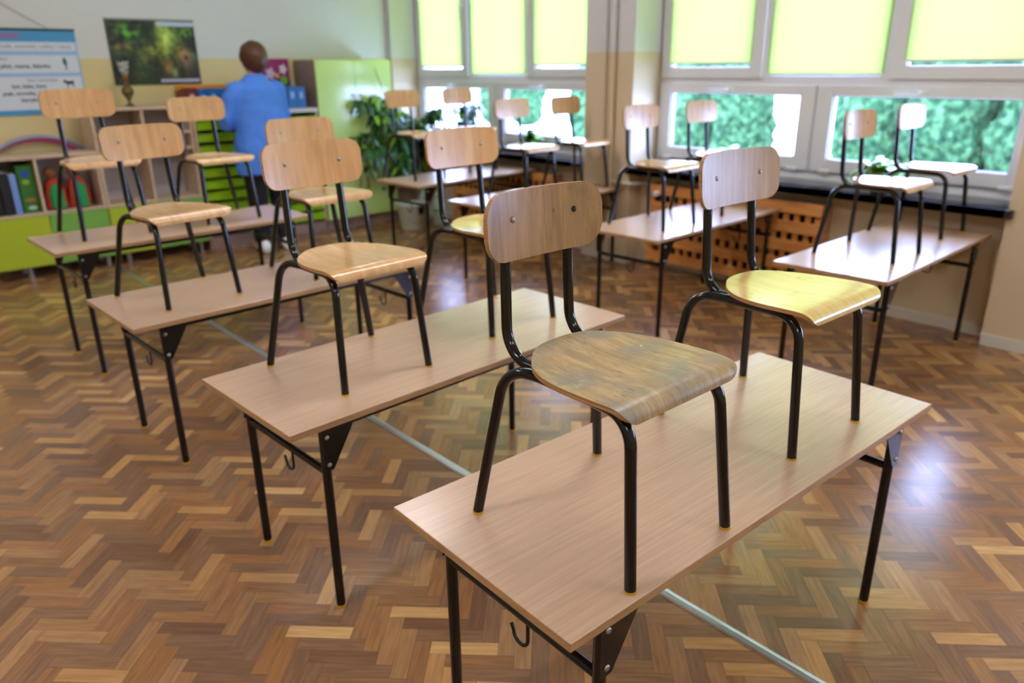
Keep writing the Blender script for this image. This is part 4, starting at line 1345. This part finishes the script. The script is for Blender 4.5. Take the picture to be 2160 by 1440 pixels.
# ------------------------------------------------------------------ person
def person():
    px, py = 2.625, 5.86
    root = empty('person', (px, py, 0), 0, 'person in blue tunic and black trousers seen from behind at the tray cabinet', 'person')
    J = {}
    verts, edges, rad = [], [], []
    def v(p, r, par=None):
        verts.append(p); rad.append(r)
        if par is not None: edges.append((par, len(verts) - 1))
        return len(verts) - 1
    pel = v((0, 0, .86), .125)
    sp1 = v((0, .01, 1.00), .115, pel)
    sp2 = v((0, .015, 1.14), .105, sp1)
    sp3 = v((0, .0, 1.25), .080, sp2)
    nk = v((.0, .005, 1.345), .050, sp3)
    nk2 = v((.005, .018, 1.39), .050, nk)
    hd = v((.008, .030, 1.455), .080, nk2)
    hd2 = v((.010, .030, 1.52), .082, hd)
    hd3 = v((.010, .025, 1.56), .050, hd2)
    nose = v((.012, .125, 1.47), .012, hd)
    for s in (-1, 1):
        ear = v((.008 + s * .088, .02, 1.465), .012, hd)
        hip = v((s * .09, 0, .80), .095, pel)
        kn = v((s * .095, .01, .46), .060, hip)
        an = v((s * .10, -.01, .09), .036, kn)
        hl = v((s * .10, -.03, .05), .034, an)
        toe = v((s * .115, .15, .035), .030, an)
        sh = v((s * .150, .0, 1.225), .040, sp3)
        el = v((s * (.245 if s < 0 else .200), .025, 1.04), .034, sh)
        wr = v((s * .20, .245, 1.085), .026, el)
        pm = v((s * .185, .300, 1.098), .028, wr)
        for q, (dx, L) in enumerate(((-.024, .060), (-.008, .072), (.008, .068), (.024, .052))):
            f1 = v((s * .185 + dx, .335, 1.103), .0095, pm)
            f2 = v((s * .185 + dx * 1.1, .335 + L * .55, 1.104), .0088, f1)
            v((s * .185 + dx * 1.1, .335 + L, 1.098), .0075, f2)
        t1 = v((s * .185 - s * .035, .300, 1.100), .0095, pm)
        v((s * .185 - s * .052, .330, 1.100), .008, t1)
    me = bpy.data.meshes.new('body')
    me.from_pydata(verts, edges, [])
    me.materials.append(M['skin'])
    body = bpy.data.objects.new('body', me)
    COL.objects.link(body); body.parent = root
    sk = body.modifiers.new('skin', 'SKIN')
    for i, r_ in enumerate(rad): me.skin_vertices[0].data[i].radius = (r_, r_)
    me.skin_vertices[0].data[0].use_root = True
    sk.use_smooth_shade = True
    ss = body.modifiers.new('sub', 'SUBSURF'); ss.levels = 1; ss.render_levels = 2
    # tunic: lofted rings and sleeves fused by a voxel remesh
    bm = bmesh.new()
    def loft(rings, n=28):
        R_ = []
        for (cx, cy, cz, rx, ry, pw) in rings:
            row = []
            for k in range(n):
                a = 2 * PI * k / n
                c, s_ = math.cos(a), math.sin(a)
                row.append(bm.verts.new((cx + rx * math.copysign(abs(c) ** pw, c), cy + ry * math.copysign(abs(s_) ** pw, s_), cz)))
            R_.append(row)
        for a, b in zip(R_, R_[1:]):
            for k in range(n): bm.faces.new((a[k], a[(k + 1) % n], b[(k + 1) % n], b[k]))
        bm.faces.new(R_[0][::-1]); bm.faces.new(R_[-1])
    loft([(-.01, .0, .625, .225, .165, 1), (-.01, .0, .70, .222, .165, 1), (-.008, .0, .85, .215, .165, .95), (0, .005, .98, .195, .150, .9), (0, .01, 1.10, .195, .145, .85),
          (0, .01, 1.20, .188, .135, .85), (0, .005, 1.265, .175, .115, .9), (0, .005, 1.31, .135, .09, 1), (0, .005, 1.345, .088, .075, 1), (0, .008, 1.375, .068, .066, 1)])
    for s in (-1, 1):
        e_ = .252 if s < 0 else .208
        tube(bm, [(s * .12, 0, 1.275), (s * .175, .0, 1.250), (s * (e_ - .035), .005, 1.18), (s * e_, .018, 1.06), (s * e_, .04, 1.01), (s * (e_ - .012), .10, 1.025), (s * .210, .20, 1.07)], [.064, .072, .066, .060, .058, .052, .045], 16)
    tn = obj('tunic', bm, M['tunic'], root, smooth=True)
    rm = tn.modifiers.new('fuse', 'REMESH'); rm.mode = 'VOXEL'; rm.voxel_size = .011; rm.use_smooth_shade = True
    sm = tn.modifiers.new('soft', 'SMOOTH'); sm.iterations = 6; sm.factor = .6
    tx = bpy.data.textures.new('folds', 'CLOUDS'); tx.noise_scale = .10
    dp = tn.modifiers.new('folds', 'DISPLACE'); dp.texture = tx; dp.strength = .022; dp.mid_level = .5; dp.texture_coords = 'LOCAL'
    bm = bmesh.new()
    for s in (-1, 1):
        tube(bm, [(s * .06, 0, .90), (s * .088, .0, .78), (s * .094, .008, .48), (s * .100, -.004, .10), (s * .100, -.004, .085)], [.10, .112, .082, .066, .066], 18)
    tr = obj('trousers', bm, M['trousers'], root, smooth=True)
    rm = tr.modifiers.new('fuse', 'REMESH'); rm.mode = 'VOXEL'; rm.voxel_size = .012; rm.use_smooth_shade = True
    for s in (-1, 1):
        bm = bmesh.new()
        secs = [(-.085, .030, .030), (-.06, .040, .052), (-.01, .042, .062), (.05, .044, .052), (.11, .048, .040), (.165, .044, .030), (.195, .028, .018)]
        prev = None
        for yy, hw, hh in secs:
            row = [bm.verts.new((hw * math.cos(2 * PI * k / 16), yy, max(0, hh * (1 + math.sin(2 * PI * k / 16))))) for k in range(16)]
            if prev:
                for k in range(16): bm.faces.new((prev[k], prev[(k + 1) % 16], row[(k + 1) % 16], row[k]))
            else: bm.faces.new(row)
            prev = row
        bm.faces.new(prev[::-1])
        so = obj('shoe', bm, M['white'], root, smooth=True, loc=(s * .10, -.01, .0)); so.rotation_euler = (0, 0, -.35 if s > 0 else -.15)
    bm = bmesh.new()
    bmesh.ops.create_icosphere(bm, subdivisions=5, radius=1)
    for vv in bm.verts:
        p = vv.co.copy()
        k = 1 + .05 * mnoise.noise(p * 4) + .03 * mnoise.noise(p * 14)
        low = max(0, -p.z)
        vv.co = Vector((p.x * (.104 - .030 * low), (p.y * .118 - .006), p.z * (.120 if p.z > 0 else .125))) * k
    # open the hair at the face
    bmesh.ops.delete(bm, geom=[q for q in bm.verts if q.co.y > .055 and q.co.z < .035], context='VERTS')
    hr = obj('hair', bm, M['hair'], root, smooth=True, loc=(.010, .012, 1.492))
    so = hr.modifiers.new('thick', 'SOLIDIFY'); so.thickness = .012; so.offset = -1
    # face
    for s in (-1, 1):
        bm = bmesh.new(); bmesh.ops.create_uvsphere(bm, u_segments=12, v_segments=8, radius=.011)
        obj('eye', bm, M['white'], root, smooth=True, loc=(.01 + s * .032, .103, 1.488))
    bm = bmesh.new(); tube(bm, [(-.022, 0, 0), (0, .006, -.002), (.022, 0, 0)], [.003, .006, .003], 8)
    obj('mouth', bm, plain('lip', (.66, .34, .32), .4), root, smooth=True, loc=(.011, .104, 1.425))
person()
